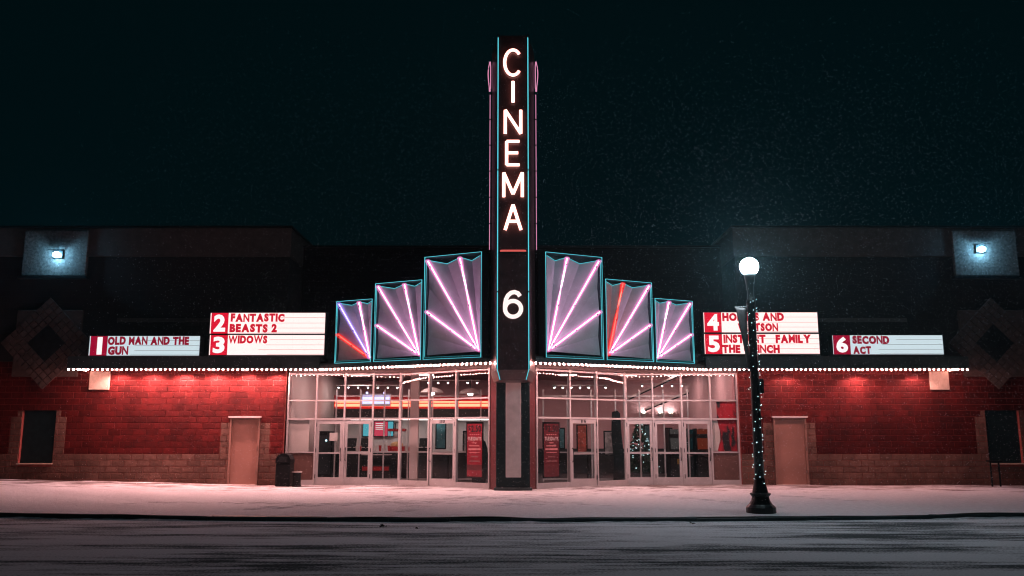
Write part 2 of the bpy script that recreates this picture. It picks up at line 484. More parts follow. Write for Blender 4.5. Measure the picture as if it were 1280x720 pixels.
for a, b_ in zip(np.arange(12, 89, 3.0), np.arange(15, 92, 3.0)): kerb_piece(mk, a, b_)
KERB = tag(mk.build('kerb', 'kerb'), kind='structure')
for a in np.arange(-12, 12, 1.2):
    m_ = MB(); kerb_piece(m_, a + .008, a + 1.192, random.uniform(-.012, .008)); m_.build('kerb_stone', 'kerb', KERB)
# ploughed snow lying unevenly in the gutter and lipping over the kerb
rv, rf = [], []
gx = np.linspace(-16, 16, 640)
hp = sum(np.sin(gx * k_ + p_) / k_ ** .5 for k_, p_ in ((.7, 1), (1.9, 2.4), (4.3, .3), (9.1, 5), (17., 2)))
for i, x in enumerate(gx):
    y = kerb_y(x); h_ = max(0.0, hp[i] * .012 + .008) ; w_ = .05 + max(0, hp[i]) * .07
    lip = .012 + .010 * math.sin(x * 5.1) + .008 * math.sin(x * 13.7)
    rv += [(x, y - .02 - w_, ROAD_Z - .004), (x, y - .02 - w_ * .4, ROAD_Z + h_ - .003), (x, y + .012, ROAD_Z + h_ * .8 - .004), (x, y + .02, ROAD_Z - .02)]
    if i:
        b0_ = (i - 1) * 4
        rf += [(b0_ + j, b0_ + 4 + j, b0_ + 5 + j, b0_ + 1 + j) for j in range(3)]
M['gutter_snow'] = paint('gutter_snow', (.52, .54, .56), .85, var=.4, scale=6, bmp=.6, bscale=25)
tag(mesh_obj('gutter_snow', rv, rf, 'gutter_snow', None, True), 'thin uneven ridge of dirty snow in the gutter along the kerb', 'snow', kind='stuff')
gm = paint('ground_dark', (.10, .11, .11), .9, var=.3, scale=.3)
tag(MB().add([(-900, -900, -.6), (900, -900, -.6), (900, 900, -.6), (-900, 900, -.6)], [(0, 1, 2, 3)]).build('ground', gm), kind='structure')

# ------------------------------------------------------------------ the cinema building
BLD = thing('cinema_building', 'low brick cinema with cream stone base and glazed entrance behind the neon signs', 'building', (0, WALL_Y, 0))
X_GL = 7.40                       # storefront starts here on either side
CW, CH = .41, .2                  # block module
def upper_mat():
    m, nt, b = new_mat('upper_brick')
    g = nt.nodes.new("ShaderNodeNewGeometry")
    sep = nt.nodes.new("ShaderNodeSeparateXYZ"); nt.links.new(g.outputs["Position"], sep.inputs[0])
    com = nt.nodes.new("ShaderNodeCombineXYZ")
    ad = nt.nodes.new("ShaderNodeMath"); ad.operation = 'ADD'
    nt.links.new(sep.outputs[0], ad.inputs[0]); nt.links.new(sep.outputs[1], ad.inputs[1])
    nt.links.new(ad.outputs[0], com.inputs[0]); nt.links.new(sep.outputs[2], com.inputs[1])
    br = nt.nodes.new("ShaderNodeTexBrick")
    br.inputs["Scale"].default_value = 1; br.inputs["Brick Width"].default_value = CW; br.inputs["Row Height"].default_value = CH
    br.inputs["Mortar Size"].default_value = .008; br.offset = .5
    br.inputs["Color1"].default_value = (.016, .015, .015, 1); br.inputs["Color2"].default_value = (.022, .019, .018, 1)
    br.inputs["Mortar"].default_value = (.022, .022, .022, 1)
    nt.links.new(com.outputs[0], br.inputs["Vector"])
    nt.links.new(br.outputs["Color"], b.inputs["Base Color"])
    b.inputs["Roughness"].default_value = .85
    n = noise(nt, coords(nt), 20, 5)
    bump(nt, b, mixc(nt, .6, n, br.outputs["Fac"]), .4)
    return m
M['upper_brick'] = upper_mat()

def block_mesh(name, w, h, mat):
    """one split-face block: flat back, chamfered edge, a slightly uneven face (front towards -y)"""
    e = .006; d = .016
    w2, h2 = w / 2 - .007, h - .014
    v = [(-w2, 0, 0), (w2, 0, 0), (w2, 0, h2), (-w2, 0, h2),
         (-w2, -d + e, 0), (w2, -d + e, 0), (w2, -d + e, h2), (-w2, -d + e, h2),
         (-w2 + e, -d, e), (w2 - e, -d, e), (w2 - e, -d, h2 - e), (-w2 + e, -d, h2 - e)]
    v.append((random.uniform(-.3, .3) * w2, -d - random.uniform(.002, .006), h2 * random.uniform(.35, .65)))
    f = [(0, 1, 5, 4), (1, 2, 6, 5), (2, 3, 7, 6), (3, 0, 4, 7), (4, 5, 9, 8), (5, 6, 10, 9), (6, 7, 11, 10), (7, 4, 8, 11),
         (8, 9, 12), (9, 10, 12), (10, 11, 12), (11, 8, 12)]
    me = bpy.data.meshes.new(name); me.from_pydata(v, [], f); me.materials.append(M[mat])
    return me, v, f
_bm = {}
def block_of(kind, w):
    key = (kind, round(w, 2))
    if key not in _bm: _bm[key] = [block_mesh(kind, max(.04, w), CH, kind) for _ in range(3)]
    return random.choice(_bm[key])

def wing(sg, end, door, niche, accent):
    """sg: -1 left, +1 right.  blocks are real, each in its mortar bed"""
    X = lambda d: sg * d
    lo, hi = sorted((X(X_GL), X(end)))
    wall = MB()
    def wbox(a, b, z0, z1, y0=WALL_Y, y1=WALL_Y + .35):
        a, b = sorted((X(a), X(b))); wall.box(a, b, y0, y1, z0, z1)
    d0, d1 = door
    n0, n1 = niche
    wbox(X_GL + .05, d0, -.3, 4.0); wbox(d0, d1, 2.2, 4.0); wbox(d1, n0, -.3, 4.0)
    wbox(n0, n1, -.3, .70); wbox(n0, n1, 2.43, 4.0); wbox(n1, 26, -.3, 4.0)
    w = wall.build('wing_wall', 'mortar', BLD)
    w['label'] = 'bright red block wing wall left of the entrance' if sg < 0 else 'dim red block wing wall right of the entrance'
    # blocks
    rest_r, rest_c = MB(), MB()
    count = 0
    for row in range(20):
        z = row * CH + .006
        x = X_GL + .06 - (CW / 2 if row % 2 else 0)
        while x < 17.9:
            a, b = max(x, X_GL + .06), x + CW
            x += CW
            segs = [(a, b)]
            # openings: door, niche
            for o0, o1, oz0, oz1 in ((d0, d1, -1, 2.2), (n0, n1, .7, 2.44)):
                if z + CH / 2 < oz1 and z + CH / 2 > oz0:
                    ns = []
                    for p, q in segs:
                        if q <= o0 or p >= o1: ns.append((p, q)); continue
                        if p < o0: ns.append((p, o0))
                        if q > o1: ns.append((o1, q))
                    segs = ns
            cuts = []
            if z < 2.0: cuts += [d0 - .33, d1 + .31]
            if z < 2.05: cuts += [n0 - .36, n1 + .36]
            if 2.05 < z < 2.35: cuts += [n0 - .16, n1 + .16]
            if 3.05 < z < 3.7: cuts += [accent[0], accent[1]]
            if z < 1.0: cuts = []
            for ct in cuts:
                segs = [r_ for p, q in segs for r_ in (((p, ct), (ct, q)) if p + .02 < ct < q - .02 else ((p, q),))]
            for p, q in segs:
                if q - p < .045: continue
                mid = (p + q) / 2
                cream = z < 1.0
                if z < 2.0 and (d0 - .33 < mid < d1 + .31): cream = True
                if z < 2.05 and (n0 - .36 < mid < n1 + .36): cream = True
                if z < 2.35 and (n0 - .16 < mid < n1 + .16): cream = True
                if accent[0] < mid < accent[1] and z > 3.05 and z < 3.7: cream = 'smooth'
                kind = 'cream_block' if cream else 'red_block'
                if cream == 'smooth': continue
                me, vs, fs = block_of(kind, q - p)
                loc = (X(mid), WALL_Y + .001, z)
                near = mid < n0 + .3
                single = near and z < 3.75 and (cream or sg < 0 or z > 2.35 or (z > 1.9 and mid < 13))
                if single:
                    o = share(kind, me, loc, w); count += 1
                else:
                    (rest_c if cream else rest_r).add([(loc[0] + a_[0], loc[1] + a_[1], loc[2] + a_[2]) for a_ in vs], fs)
    tag(rest_r.build('red_block_courses', 'red_block', w), kind='stuff')
    if rest_c.v: tag(rest_c.build('cream_block_courses', 'cream_block', w), kind='stuff')
    a, b = sorted((X(accent[0]), X(accent[1])))
    box('accent_stone', 'cream_smooth', w, a, b, WALL_Y - .075, WALL_Y - .002, 3.07, 3.68, bev=.015)
    # upper wall and parapet band
    a, b = sorted((X(7.55), X(26)))
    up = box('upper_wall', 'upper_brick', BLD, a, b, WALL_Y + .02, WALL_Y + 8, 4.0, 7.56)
    box('parapet_band', 'band_stone', BLD, a - (.06 if sg > 0 else 0), b + (.06 if sg < 0 else 0), WALL_Y - .05, WALL_Y + 8, 7.565, 8.55, bev=.02)
    box('parapet_coping', 'dark_metal', BLD, a - .1, b + .1, WALL_Y - .1, WALL_Y + 8, 8.553, 8.62)
    box('string_course', 'band_stone', BLD, *sorted((X(9.4), X(13.2))), WALL_Y - .02, WALL_Y + .015, 5.33, 5.46)
    # pilaster ornament: square panel, diamond of small tiles round a dark diamond
    cx = X(abs(niche[0] + niche[1]) / 2 - .08)
    box('pilaster_panel', 'ornament_stone_shaded', BLD, cx - 1.08, cx + 1.08, WALL_Y - .10, WALL_Y + .018, 3.5, 5.72, bev=.02)
    tl = MB(Matrix.Translation((cx, WALL_Y - .104, 4.61)) @ Matrix.Rotation(R(45), 4, 'Y'))
    S, n = 1.085, 10
    q = 2 * S / n
    for i in range(n):
        for j in range(n):
            u, v_ = -S + i * q, -S + j * q
            if max(abs(u + q / 2), abs(v_ + q / 2)) < .44: continue
            e = .008; dd = random.uniform(.05, .062)
            tl.add([(u + e, 0, v_ + e), (u + q - e, 0, v_ + e), (u + q - e, 0, v_ + q - e), (u + e, 0, v_ + q - e),
                    (u + 2 * e, -dd, v_ + 2 * e), (u + q - 2 * e, -dd, v_ + 2 * e), (u + q - 2 * e, -dd, v_ + q - 2 * e), (u + 2 * e, -dd, v_ + q - 2 * e)],
                   [(0, 1, 5, 4), (1, 2, 6, 5), (2, 3, 7, 6), (3, 0, 4, 7), (4, 5, 6, 7)])
    dm = tag(tl.build('diamond_tiles', 'ornament_stone_shaded', BLD), kind='stuff')
    mb = MB(Matrix.Translation((cx, WALL_Y - .13, 4.61)) @ Matrix.Rotation(R(45), 4, 'Y'))
    mb.box(-.46, .46, -.01, .02, -.46, .46).build('diamond_panel', 'dark_metal', BLD)
    box('pilaster_block', 'pilaster_stone', BLD, cx - 1.08, cx + 1.08, WALL_Y - .12, WALL_Y + .018, 6.87, 8.45, bev=.03)
    box('pilaster_ledge', 'dark_metal', BLD, cx - 1.15, cx + 1.15, WALL_Y - .2, WALL_Y + .01, 6.78, 6.865)
    # niche panel
    a, b = sorted((X(n0), X(n1)))
    np_ = box('niche_panel', 'pier_dark', BLD, a + .01, b - .01, WALL_Y + .10, WALL_Y + .14, .70, 2.43)
    box('niche_sill', 'cream_smooth', np_, a - .03, b + .03, WALL_Y - .075, WALL_Y + .13, .665, .705, bev=.008)
    # steel door
    a, b = sorted((X(d0), X(d1)))
    z0 = .02
    dr = box('door', 'steel_door', BLD, a + .06, b - .06, WALL_Y + .02, WALL_Y + .07, z0, 2.10, bev=.006)
    dr['label'] = 'plain salmon painted steel door left of the entrance' if sg < 0 else 'plain salmon painted steel door behind the street lamp'
    fr = MB()
    fr.box(a, a + .055, WALL_Y - .055, WALL_Y + .1, 0, 2.16); fr.box(b - .055, b, WALL_Y - .055, WALL_Y + .1, 0, 2.16)
    fr.box(a + .055, b - .055, WALL_Y - .054, WALL_Y + .1, 2.105, 2.16)
    fr.build('door_frame', 'door_frame', dr)
    box('drip_cap', 'white_trim', dr, a - .04, b + .04, WALL_Y - .13, WALL_Y + .02, 2.165, 2.215)
    box('threshold', 'white_trim', dr, a, b, WALL_Y - .12, WALL_Y + .1, -.01, .028)
    hx = b - .05 if sg < 0 else b - .05
    for hz in (.35, 1.1, 1.85):
        MB().tube([(hx, WALL_Y - .065, hz), (hx, WALL_Y - .065, hz + .14)], .012, 6).build('hinge', 'brass', dr)
    return count

nL = wing(-1, 26, (8.24, 9.22), (14.95, 16.05), (13.27, 13.93))
nR = wing(+1, 26, (8.55, 9.62), (15.52, 16.62), (13.78, 14.40))

# centre wall above the entrance, lobby roof
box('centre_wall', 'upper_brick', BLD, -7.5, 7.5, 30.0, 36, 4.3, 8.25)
box('centre_coping', 'dark_metal', BLD, -7.5, 7.5, 29.93, 36, 8.253, 8.32)
box('lobby_roof', 'canopy_dark', BLD, -7.5, 7.5, 28.35, 30.05, 4.06, 4.28)

# ---- storefront
XC = .03
def storefront(sg):
    A0 = Vector((XC + sg * X_GL, 28.42)); A1 = Vector((XC + sg * 3.70, 28.42)); B1 = Vector((XC + sg * .70, 26.32))
    def sect(p0, p1, bays, name):
        """local frame: x along the glass from the photo's left to right, -y out to the street"""
        if sg > 0: p0, p1 = p1, p0
        L = (p1 - p0).length; ang = math.atan2(p1.y - p0.y, p1.x - p0.x)
        T = Matrix.Translation((p0.x, p0.y, 0)) @ Matrix.Rotation(ang, 4, 'Z')
        if sg > 0: bays = [(k, w) for k, w in reversed(bays)]
        tot = sum(w for _, w in bays); xs_ = [0]
        for _, w in bays: xs_.append(xs_[-1] + w / tot * L)
        fr = MB(T)
        mw, md = .052, .06
        for i, x in enumerate(xs_):
            fr.box(x - mw / 2, x + mw / 2, -md, md, .0, 3.64)
        for i, (k, w) in enumerate(bays):
            a, b = xs_[i] + mw / 2, xs_[i + 1] - mw / 2
            for z in (2.73, 3.59): fr.box(a, b, -md + .005, md - .005, z - .025, z + .025)
            fr.box(a, b, -md + .005, md - .005, 2.10, 2.155)
            if not k.startswith('door'):
                fr.box(a, b, -md + .004, md - .004, 0, .17)
                if k == 'panel': fr.box(a, b, -md + .006, md - .006, 1.03, 1.07)
        F = fr.build('storefront_frame', 'aluminium', BLD)
        for i, (k, w) in enumerate(bays):
            a, b = xs_[i] + mw / 2, xs_[i + 1] - mw / 2
            for z0, z1 in ((2.755, 3.565), (2.155, 2.705)):
                MB(T).box(a, b, -.006, .006, z0, z1).build('pane', 'glass', F)
            if k.startswith('door'):
                z0, z1 = .012, 2.095
                a2, b2 = a + .008, b - .008
                d = MB(T); st = .085
                y0, y1 = -.03, .03
                d.box(a2, a2 + st, y0, y1, z0, z1); d.box(b2 - st, b2, y0, y1, z0, z1)
                d.box(a2 + st, b2 - st, y0, y1, z1 - .13, z1); d.box(a2 + st, b2 - st, y0, y1, z0, z0 + .24)
                D = d.build('glass_door', 'aluminium', BLD)
                MB(T).box(a2 + st, b2 - st, -.005, .005, z0 + .24, z1 - .13).build('pane', 'glass', D)
                MB(T).box(a2 + st - .01, b2 - st + .01, -.005, .075, 1.0, 1.05).build('push_bar', 'aluminium', D)
                hs = {'door_r': b2 - st / 2, 'door_l': a2 + st / 2, 'door_l2': a2 + st / 2}[k]
                MB(T).tube([(hs, -.03, .78), (hs, -.09, .80), (hs, -.09, 1.18), (hs, -.03, 1.20)], .014, 6).build('pull_handle', 'dark_metal', D)
                ho = a2 + .004 if k == 'door_r' else b2 - .004
                for hz in (.22, 1.05, 1.88):
                    MB(T).tube([(ho, -.045, hz), (ho, -.045, hz + .13)], .013, 6).build('hinge', 'dark_metal', D)
                if k == 'door_l2':
                    m = (a2 + b2) / 2
                    letters('118', T @ Matrix.Translation((0, -.031, 0)), m - .1, m + .1, 1.99, 2.08, .006, 'black_plastic', D, 'digit', off=.01, gap=.14)
            elif k == 'panel':
                MB(T).box(a, b, -.01, .01, .17, 1.03).build('kick_panel', 'kick_panel', F)
                MB(T).box(a, b, -.006, .006, 1.07, 2.10).build('pane', 'glass', F)
            else:
                MB(T).box(a, b, -.006, .006, .17, 2.10).build('pane', 'glass', F)
        return T, xs_, L
    if sg < 0:
        a = sect(A0, A1, [('panel', .93), ('door_r', .94), ('door_l', .94), ('fix', .92)], 'a')
        b = sect(A1, B1, [('fix', 38.5), ('door_l2', 34), ('fix', 40)], 'b')
    else:
        a = sect(A0, A1, [('panel', .90), ('door_r', .96), ('door_r', .96), ('door_r', .92)], 'a')
        b = sect(A1, B1, [('fix', 38.5), ('door_l2', 34), ('fix', 40)], 'b')
    return a, b
SL = storefront(-1)
SR = storefront(+1)
hd = MB()
for sg in (-1, 1):
    A0 = (XC + sg * X_GL, 28.42); A1 = (XC + sg * 3.7, 28.42); B1 = (XC + sg * .7, 26.32)
    hd.prism([(A0[0], A0[1] - .05), (A1[0], A1[1] - .05), (B1[0], B1[1] - .05), (B1[0], B1[1] + .12), (A1[0], A1[1] + .12), (A0[0], A0[1] + .12)], 3.642, 4.06)
hd.build('storefront_header', 'soffit', BLD)

# centre pier
pr = MB(); pr.box(XC - .50, XC + .50, 25.55, 27.9, -.1, 4.0, bev=.02)
PIER = pr.build('pier', 'pier_dark', BLD)
box('pier_panel', 'pier_panel', PIER, XC - .215, XC + .235, 25.50, 25.56, .38, 3.2, bev=.01)
box('pier_plinth', 'kerb', PIER, XC - .56, XC + .56, 25.49, 26.2, -.1, .09, bev=.02)
for sg in (-1, 1):
    MB().prism([(XC + sg * .502, 25.75), (XC + sg * .68, 26.24), (XC + sg * .68, 26.45), (XC + sg * .502, 26.45)], -.05, 3.63).build('pier_return', 'pier_red', PIER)

# ------------------------------------------------------------------ marquee canopy
CAN = thing('marquee_canopy', 'long dark marquee canopy edged with pink light bulbs, pointed over the entrance', 'canopy', (0, 27, 3.6))
XL, XR = -14.12, 14.50
FY = 27.1
VL0, VL1 = (-6.10, FY), (XC - .66, 24.62)
VR0, VR1 = (6.16, FY), (XC + .66, 24.62)
back = 28.24
slab = [(XL, FY), VL0, VL1, VR1, VR0, (XR, FY), (XR, back), (7.36, back), (7.36, 28.36), (3.74, 28.36), (.76, 26.24), (-.70, 26.24), (-3.68, 28.36), (-7.36, 28.36), (-7.36, back), (XL, back)]
def inset(poly_front, d): return [(x, y + d) for x, y in poly_front]
sl = MB()
fl = [(XL, FY), VL0, VL1]; frr = [VR1, VR0, (XR, FY)]
for front, backs in ((fl, [(XC - .66, 26.24), (-.70, 26.24), (-3.68, 28.36), (-7.36, 28.36), (-7.36, back), (XL, back)]),
                     (frr, [(XR, back), (7.36, back), (7.36, 28.36), (3.74, 28.36), (.76, 26.24), (XC + .66, 26.24)])):
    sl.prism([(x, y + .10) for x, y in front] + backs, 3.74, 3.80)
sl.build('soffit', 'soffit', CAN)
def strip(p, q, z0, z1, t, mat, name, parent):
    p = Vector(p); q = Vector(q); d = (q - p).normalized(); n = Vector((-d.y, d.x)) * t
    if n.y < 0: n = -n
    return MB().prism([tuple(p), tuple(q), tuple(q + n), tuple(p + n)], z0, z1).build(name, mat, parent)
strip((XL, FY), VL0, 3.68, 4.07, .09, 'canopy_dark', 'fascia', CAN)
strip(VR0, (XR, FY), 3.68, 4.07, .09, 'canopy_dark', 'fascia', CAN)
strip(VL0, VL1, 3.68, 3.80, .09, 'canopy_dark', 'fascia', CAN)
strip(VR1, VR0, 3.68, 3.80, .09, 'canopy_dark', 'fascia', CAN)
for x in (XL, XR):
    s0, s1 = (x, x + .08) if x < 0 else (x - .08, x)
    box('fascia_return', 'canopy_dark', CAN, s0, s1, FY + .091, back, 3.68, 4.06)
top = MB()
top.prism([(XL, FY + .1), (VL0[0], FY + .1), (VL0[0], back), (XL, back)], 3.99, 4.045)
top.prism([(VR0[0], FY + .1), (XR, FY + .1), (XR, back), (VR0[0], back)], 3.99, 4.045)
top.prism([(VL0[0] + .01, FY + .12), (VL1[0], VL1[1] + .12), (VL1[0], 28.34), (VL0[0] + .01, 28.34)], 3.803, 3.85)
top.prism([(VR1[0], VR1[1] + .12), (VR0[0] - .01, FY + .12), (VR0[0] - .01, 28.34), (VR1[0], 28.34)], 3.803, 3.85)
top.build('canopy_deck', 'dark_metal', CAN)
_b = MB().sphere((0, 0, 0), .024, 8, 5)
me_b = bpy.data.meshes.new('bulb'); me_b.from_pydata(_b.v, [], _b.f); me_b.shade_smooth(); me_b.materials.append(M['bulb'])
def bulb_row(p, q, z, pitch, n0=0):
    p = Vector(p); q = Vector(q); n = max(1, round((q - p).length / pitch)); out = []
    for i in range(n + 1):
        t = i / n; out.append((lerp(p.x, q.x, t), lerp(p.y, q.y, t), z))
    return out
front = bulb_row((XL + .05, FY + .035), (VL0[0], FY + .035), 3.650, .152) + bulb_row((VL0[0] + .1, VL0[1] - .01), (VL1[0], VL1[1] + .04), 3.650, .152) \
      + bulb_row((VR1[0], VR1[1] + .04), (VR0[0] - .1, VR0[1] - .01), 3.650, .152) + bulb_row((VR0[0], FY + .035), (XR - .05, FY + .035), 3.650, .152)
for (x, y, z) in front:
    share('bulb', me_b, (x, y, z + random.uniform(-.006, .006)), CAN)
sockets = MB()
for (x, y, z) in front: sockets.tube([(x, y, z + .03), (x, y, z + .045)], .02, 6)
tag(sockets.build('bulb_sockets', 'brass', CAN), kind='stuff')
sb = MB()
for off in (.85,):
    rows = bulb_row((VL0[0] - .6, FY + off), (VL0[0] + .15, FY + off), 3.70, .16) + bulb_row((VL0[0] + .3, FY - .13 + off), (VL1[0] - .02, VL1[1] + .05 + off), 3.70, .16)
    rows += [(2 * XC - x, y, z) for x, y, z in rows]
    for x, y, z in rows: sb.sphere((x, y, z), .017, 6, 4)
for x, y, z in bulb_row((XL + .1, FY + .5), (XL + .1, back - .1), 3.70, .14) + bulb_row((XR - .1, FY + .5), (XR - .1, back - .1), 3.70, .14):
    sb.sphere((x, y, z), .024, 6, 4)
tag(sb.build('soffit_bulbs', 'bulb_soffit', CAN), kind='stuff')
def downlight(x, y, power, size=R(115), tint=(1.0, .48, .45)):
    can_ = MB(); can_.lathe([(.085, 0), (.11, 0), (.11, .075), (.085, .075)], x, y, 14, 3.67)
    d = can_.build('downlight', 'white_trim', CAN)
    MB().lathe([(.07, 0), (.07, .01)], x, y, 12, 3.70).build('lens', 'downlight', d)
    ld = bpy.data.lights.new('downlight_lamp', 'SPOT'); ld.energy = power; ld.color = tint
    ld.spot_size = size; ld.spot_blend = .45; ld.shadow_soft_size = .09
    lo = bpy.data.objects.new('downlight_lamp', ld); COL.objects.link(lo)
    place(lo, d, Matrix.Translation((x, y, 3.665)))
for x, p in ((-12.9, 300), (-11.85, 400), (-10.8, 640), (-9.75, 560), (-8.7, 560), (-7.75, 480)): downlight(x, 27.93, p, R(166))  # extra lamps added among the real ones to smooth the wall's light
for x, p in ((9.05, 190), (11.35, 300), (13.25, 200)): downlight(x, 27.93, p, R(150))
for x, y in ((-5.2, 27.2), (-3.5, 26.4), (-1.75, 25.5), (1.85, 25.5), (3.6, 26.4), (5.3, 27.2)): downlight(x, y, 360 if x < 0 else 260, R(140), (1.0, .55, .53))  # unseen lamps added to light the snow before the entrance

# ------------------------------------------------------------------ neon fan signs
def line_pt(sg, x):
    a, b = (VL0, VL1) if sg < 0 else (VR0, VR1)
    t = (x - a[0]) / (b[0] - a[0]); return Vector((x, lerp(a[1], b[1], t)))
def fan(sg, xo, xi, z1, cols, label):
    po, pi_ = line_pt(sg, xo), line_pt(sg, xi)
    p0, p1 = (po, pi_) if sg < 0 else (pi_, po)
    w = (p1 - p0).length; ang = math.atan2(p1.y - p0.y, p1.x - p0.x)
    z0 = 3.815; h = z1 - z0
    t_ = thing('neon_fan_sign', label, 'neon sign', ((p0.x + p1.x) / 2, (p0.y + p1.y) / 2, z0), 'folded fan signs with neon tubes on the canopy', ang)
    T = Matrix.Translation((p0.x, p0.y, z0)) @ Matrix.Rotation(ang, 4, 'Z')
    U = (lambda u: u * w) if sg < 0 else (lambda u: (1 - u) * w)     # u = 0 outer edge, 1 inner edge
    D = .17 * w + .06
    fr = .045
    cab = MB(T)
    cab.box(0, w, D + .02, D + .06, 0, h)                            # back
    cab.box(0, fr, .0, D + .019, 0, h); cab.box(w - fr, w, .0, D + .019, 0, h)
    cab.box(fr, w - fr, .0, D + .019, 0, fr * 1.2); cab.box(fr, w - fr, .0, D + .019, h - fr * .6, h)
    C = cab.build('cabinet', 'cabinet_teal', t_)
    ap = (.945, .065, .10)
    hi, lo = .07, D * .92
    top_ = .965
    P = [(.955, top_, hi), (.735, top_ - .022, lo), (.615, top_, hi), (.30, top_ - .03, lo), (.045, top_, hi), (.03, .70, lo * .55), (.04, .465, hi), (.03, .235, lo * .55), (.04, .045, hi)]
    P3 = lambda p: Vector((U(p[0]), p[2], p[1] * h))
    A = P3(ap)
    for a, b in zip(P[:-1], P[1:]):
        tri = [A, P3(a), P3(b)]
        n = (tri[1] - tri[0]).cross(tri[2] - tri[0]).normalized()
        if n.y < 0: n = -n
        bk = [p + n * .012 for p in tri]
        f = MB(T); f.add([tuple(p) for p in tri + bk], [(0, 1, 2), (5, 4, 3), (0, 3, 4, 1), (1, 4, 5, 2), (2, 5, 3, 0)])
        f.build('fan_facet', 'fan_metal', t_)
    tri = [A, P3(P[-1]), Vector((U(.955), .07, .045 * h))]
    # neon cores along the ridges, each in an added glowing halo sleeve
    for k, (pt, c) in enumerate(zip((P[2], P[4], P[6]), cols)):
        q = P3(pt)
        dv = (q - A).normalized()
        o = Vector((0, -.07, 0))
        a, b = A + dv * (.02 + .06 * k) + o, q - dv * .03 + o
        tb = MB(T).tube([a + Vector((0, .03, 0)), a, a.lerp(b, .5), b, b + Vector((0, .03, 0))], .062, 12).build('neon_halo', c + '_gas', t_, True)
        MB(T).tube([a, a.lerp(b, .5), b], .019, 8).build('gas_core', c, tb, True)
        for s in (.05, .48, .93):
            m = a.lerp(b, s) + Vector((0, -.05, 0))
            MB(T).tube([m - dv * .022, m + dv * .022], .017, 6).build('tube_clip', 'dark_metal', tb)
    e = -.028; r = .0105
    rect = [(0.012, e, .012), (w - .012, e, .012), (w - .012, e, h - .012), (.012, e, h - .012)]
    MB(T).tube(rect, r, 6, closed=True).build('outline_tube', 'neon_teal', t_)
    inn = U(.03) ; 
    MB(T).tube([(inn, e + .01, .03 * h), (inn, e + .01, .965 * h)], r * .8, 6).build('side_tube', 'neon_teal', t_)
    zz = [P3(p) + Vector((0, -.02, .012)) for p in P[:5]]
    MB(T).tube(zz, r * .75, 6).build('zigzag_tube', 'neon_teal', t_)
    MB(T).tube([(fr, -.01, fr * 1.6), (w - fr, -.01, fr * 1.6)], r * .7, 6).build('sill_tube', 'neon_teal_dim', t_)
pk, vi, re_ = 'neon_pink', 'neon_violet', 'neon_red'
def xs_for(px, sg):
    """where the sight line of column px meets the canopy's V edge"""
    x = (px - 640) / 38.0
    for _ in range(20): x = (px - 640) / FPX * (line_pt(sg, x).y * _c + (3.85 - EYE) * _s)
    return x
def ztop(px, py, sg):
    return at(px, py, line_pt(sg, xs_for(px, sg)).y)[1]
fan(-1, xs_for(418.5, -1), xs_for(464, -1), 5.80, (pk, vi, re_), 'small fan sign with violet and red tubes, farthest left of the pylon')
fan(-1, xs_for(467, -1), xs_for(526.5, -1), 6.27, (pk, pk, pk), 'medium fan sign with three pink tubes, left of the pylon')
fan(-1, xs_for(529, -1), xs_for(602, -1), 6.96, (pk, pk, pk), 'tallest fan sign with pink tubes, directly left of the pylon')
fan(1, xs_for(754.5, 1), xs_for(682, 1), 6.96, (pk, pk, pk), 'tallest fan sign with pink tubes, directly right of the pylon')
fan(1, xs_for(817, 1), xs_for(758, 1), 6.30, (re_, pk, pk), 'medium fan sign with one red tube, right of the pylon')
fan(1, xs_for(868, 1), xs_for(820, 1), 5.82, (pk, pk, pk), 'small fan sign with three pink tubes, farthest right of the pylon')

# ------------------------------------------------------------------ pylon sign
PY = 23.95
PYL = thing('pylon_sign', 'tall black vertical cinema pylon with glowing pink letters and teal edges', 'pylon sign', (XC, PY + .8, 3.1))
hw, rw, dep = .455, .66, 1.25
def slabp(z, k=1.0, fwd=0): return [(XC - hw * k, PY + fwd, z), (XC + hw * k, PY + fwd, z), (XC + rw * k, PY + dep, z), (XC - rw * k, PY + dep, z)]
pv = MB()
lv = [slabp(3.12, .86, .22), slabp(3.40), slabp(13.42)]
v = [p for l in lv for p in l]
f = [(3, 2, 1, 0), (8, 9, 10, 11)]
for l in range(2):
    for i in range(4): f.append((l * 4 + i, l * 4 + (i + 1) % 4, l * 4 + 4 + (i + 1) % 4, l * 4 + 4 + i))
pv.add(v, f); CABP = pv.build('cabinet', 'sign_black', PYL)
box('rear_body', 'dark_metal', PYL, XC - .62, XC + .62, PY + dep + .002, 28.0, 3.86, 12.4)
fm = MB(); fm.box(XC - hw - .02, XC - hw + .035, PY - .025, PY + .03, 3.42, 13.45); fm.box(XC + hw - .035, XC + hw + .02, PY - .025, PY + .03, 3.42, 13.45)
fm.build('edge_trim', 'dark_metal', PYL)
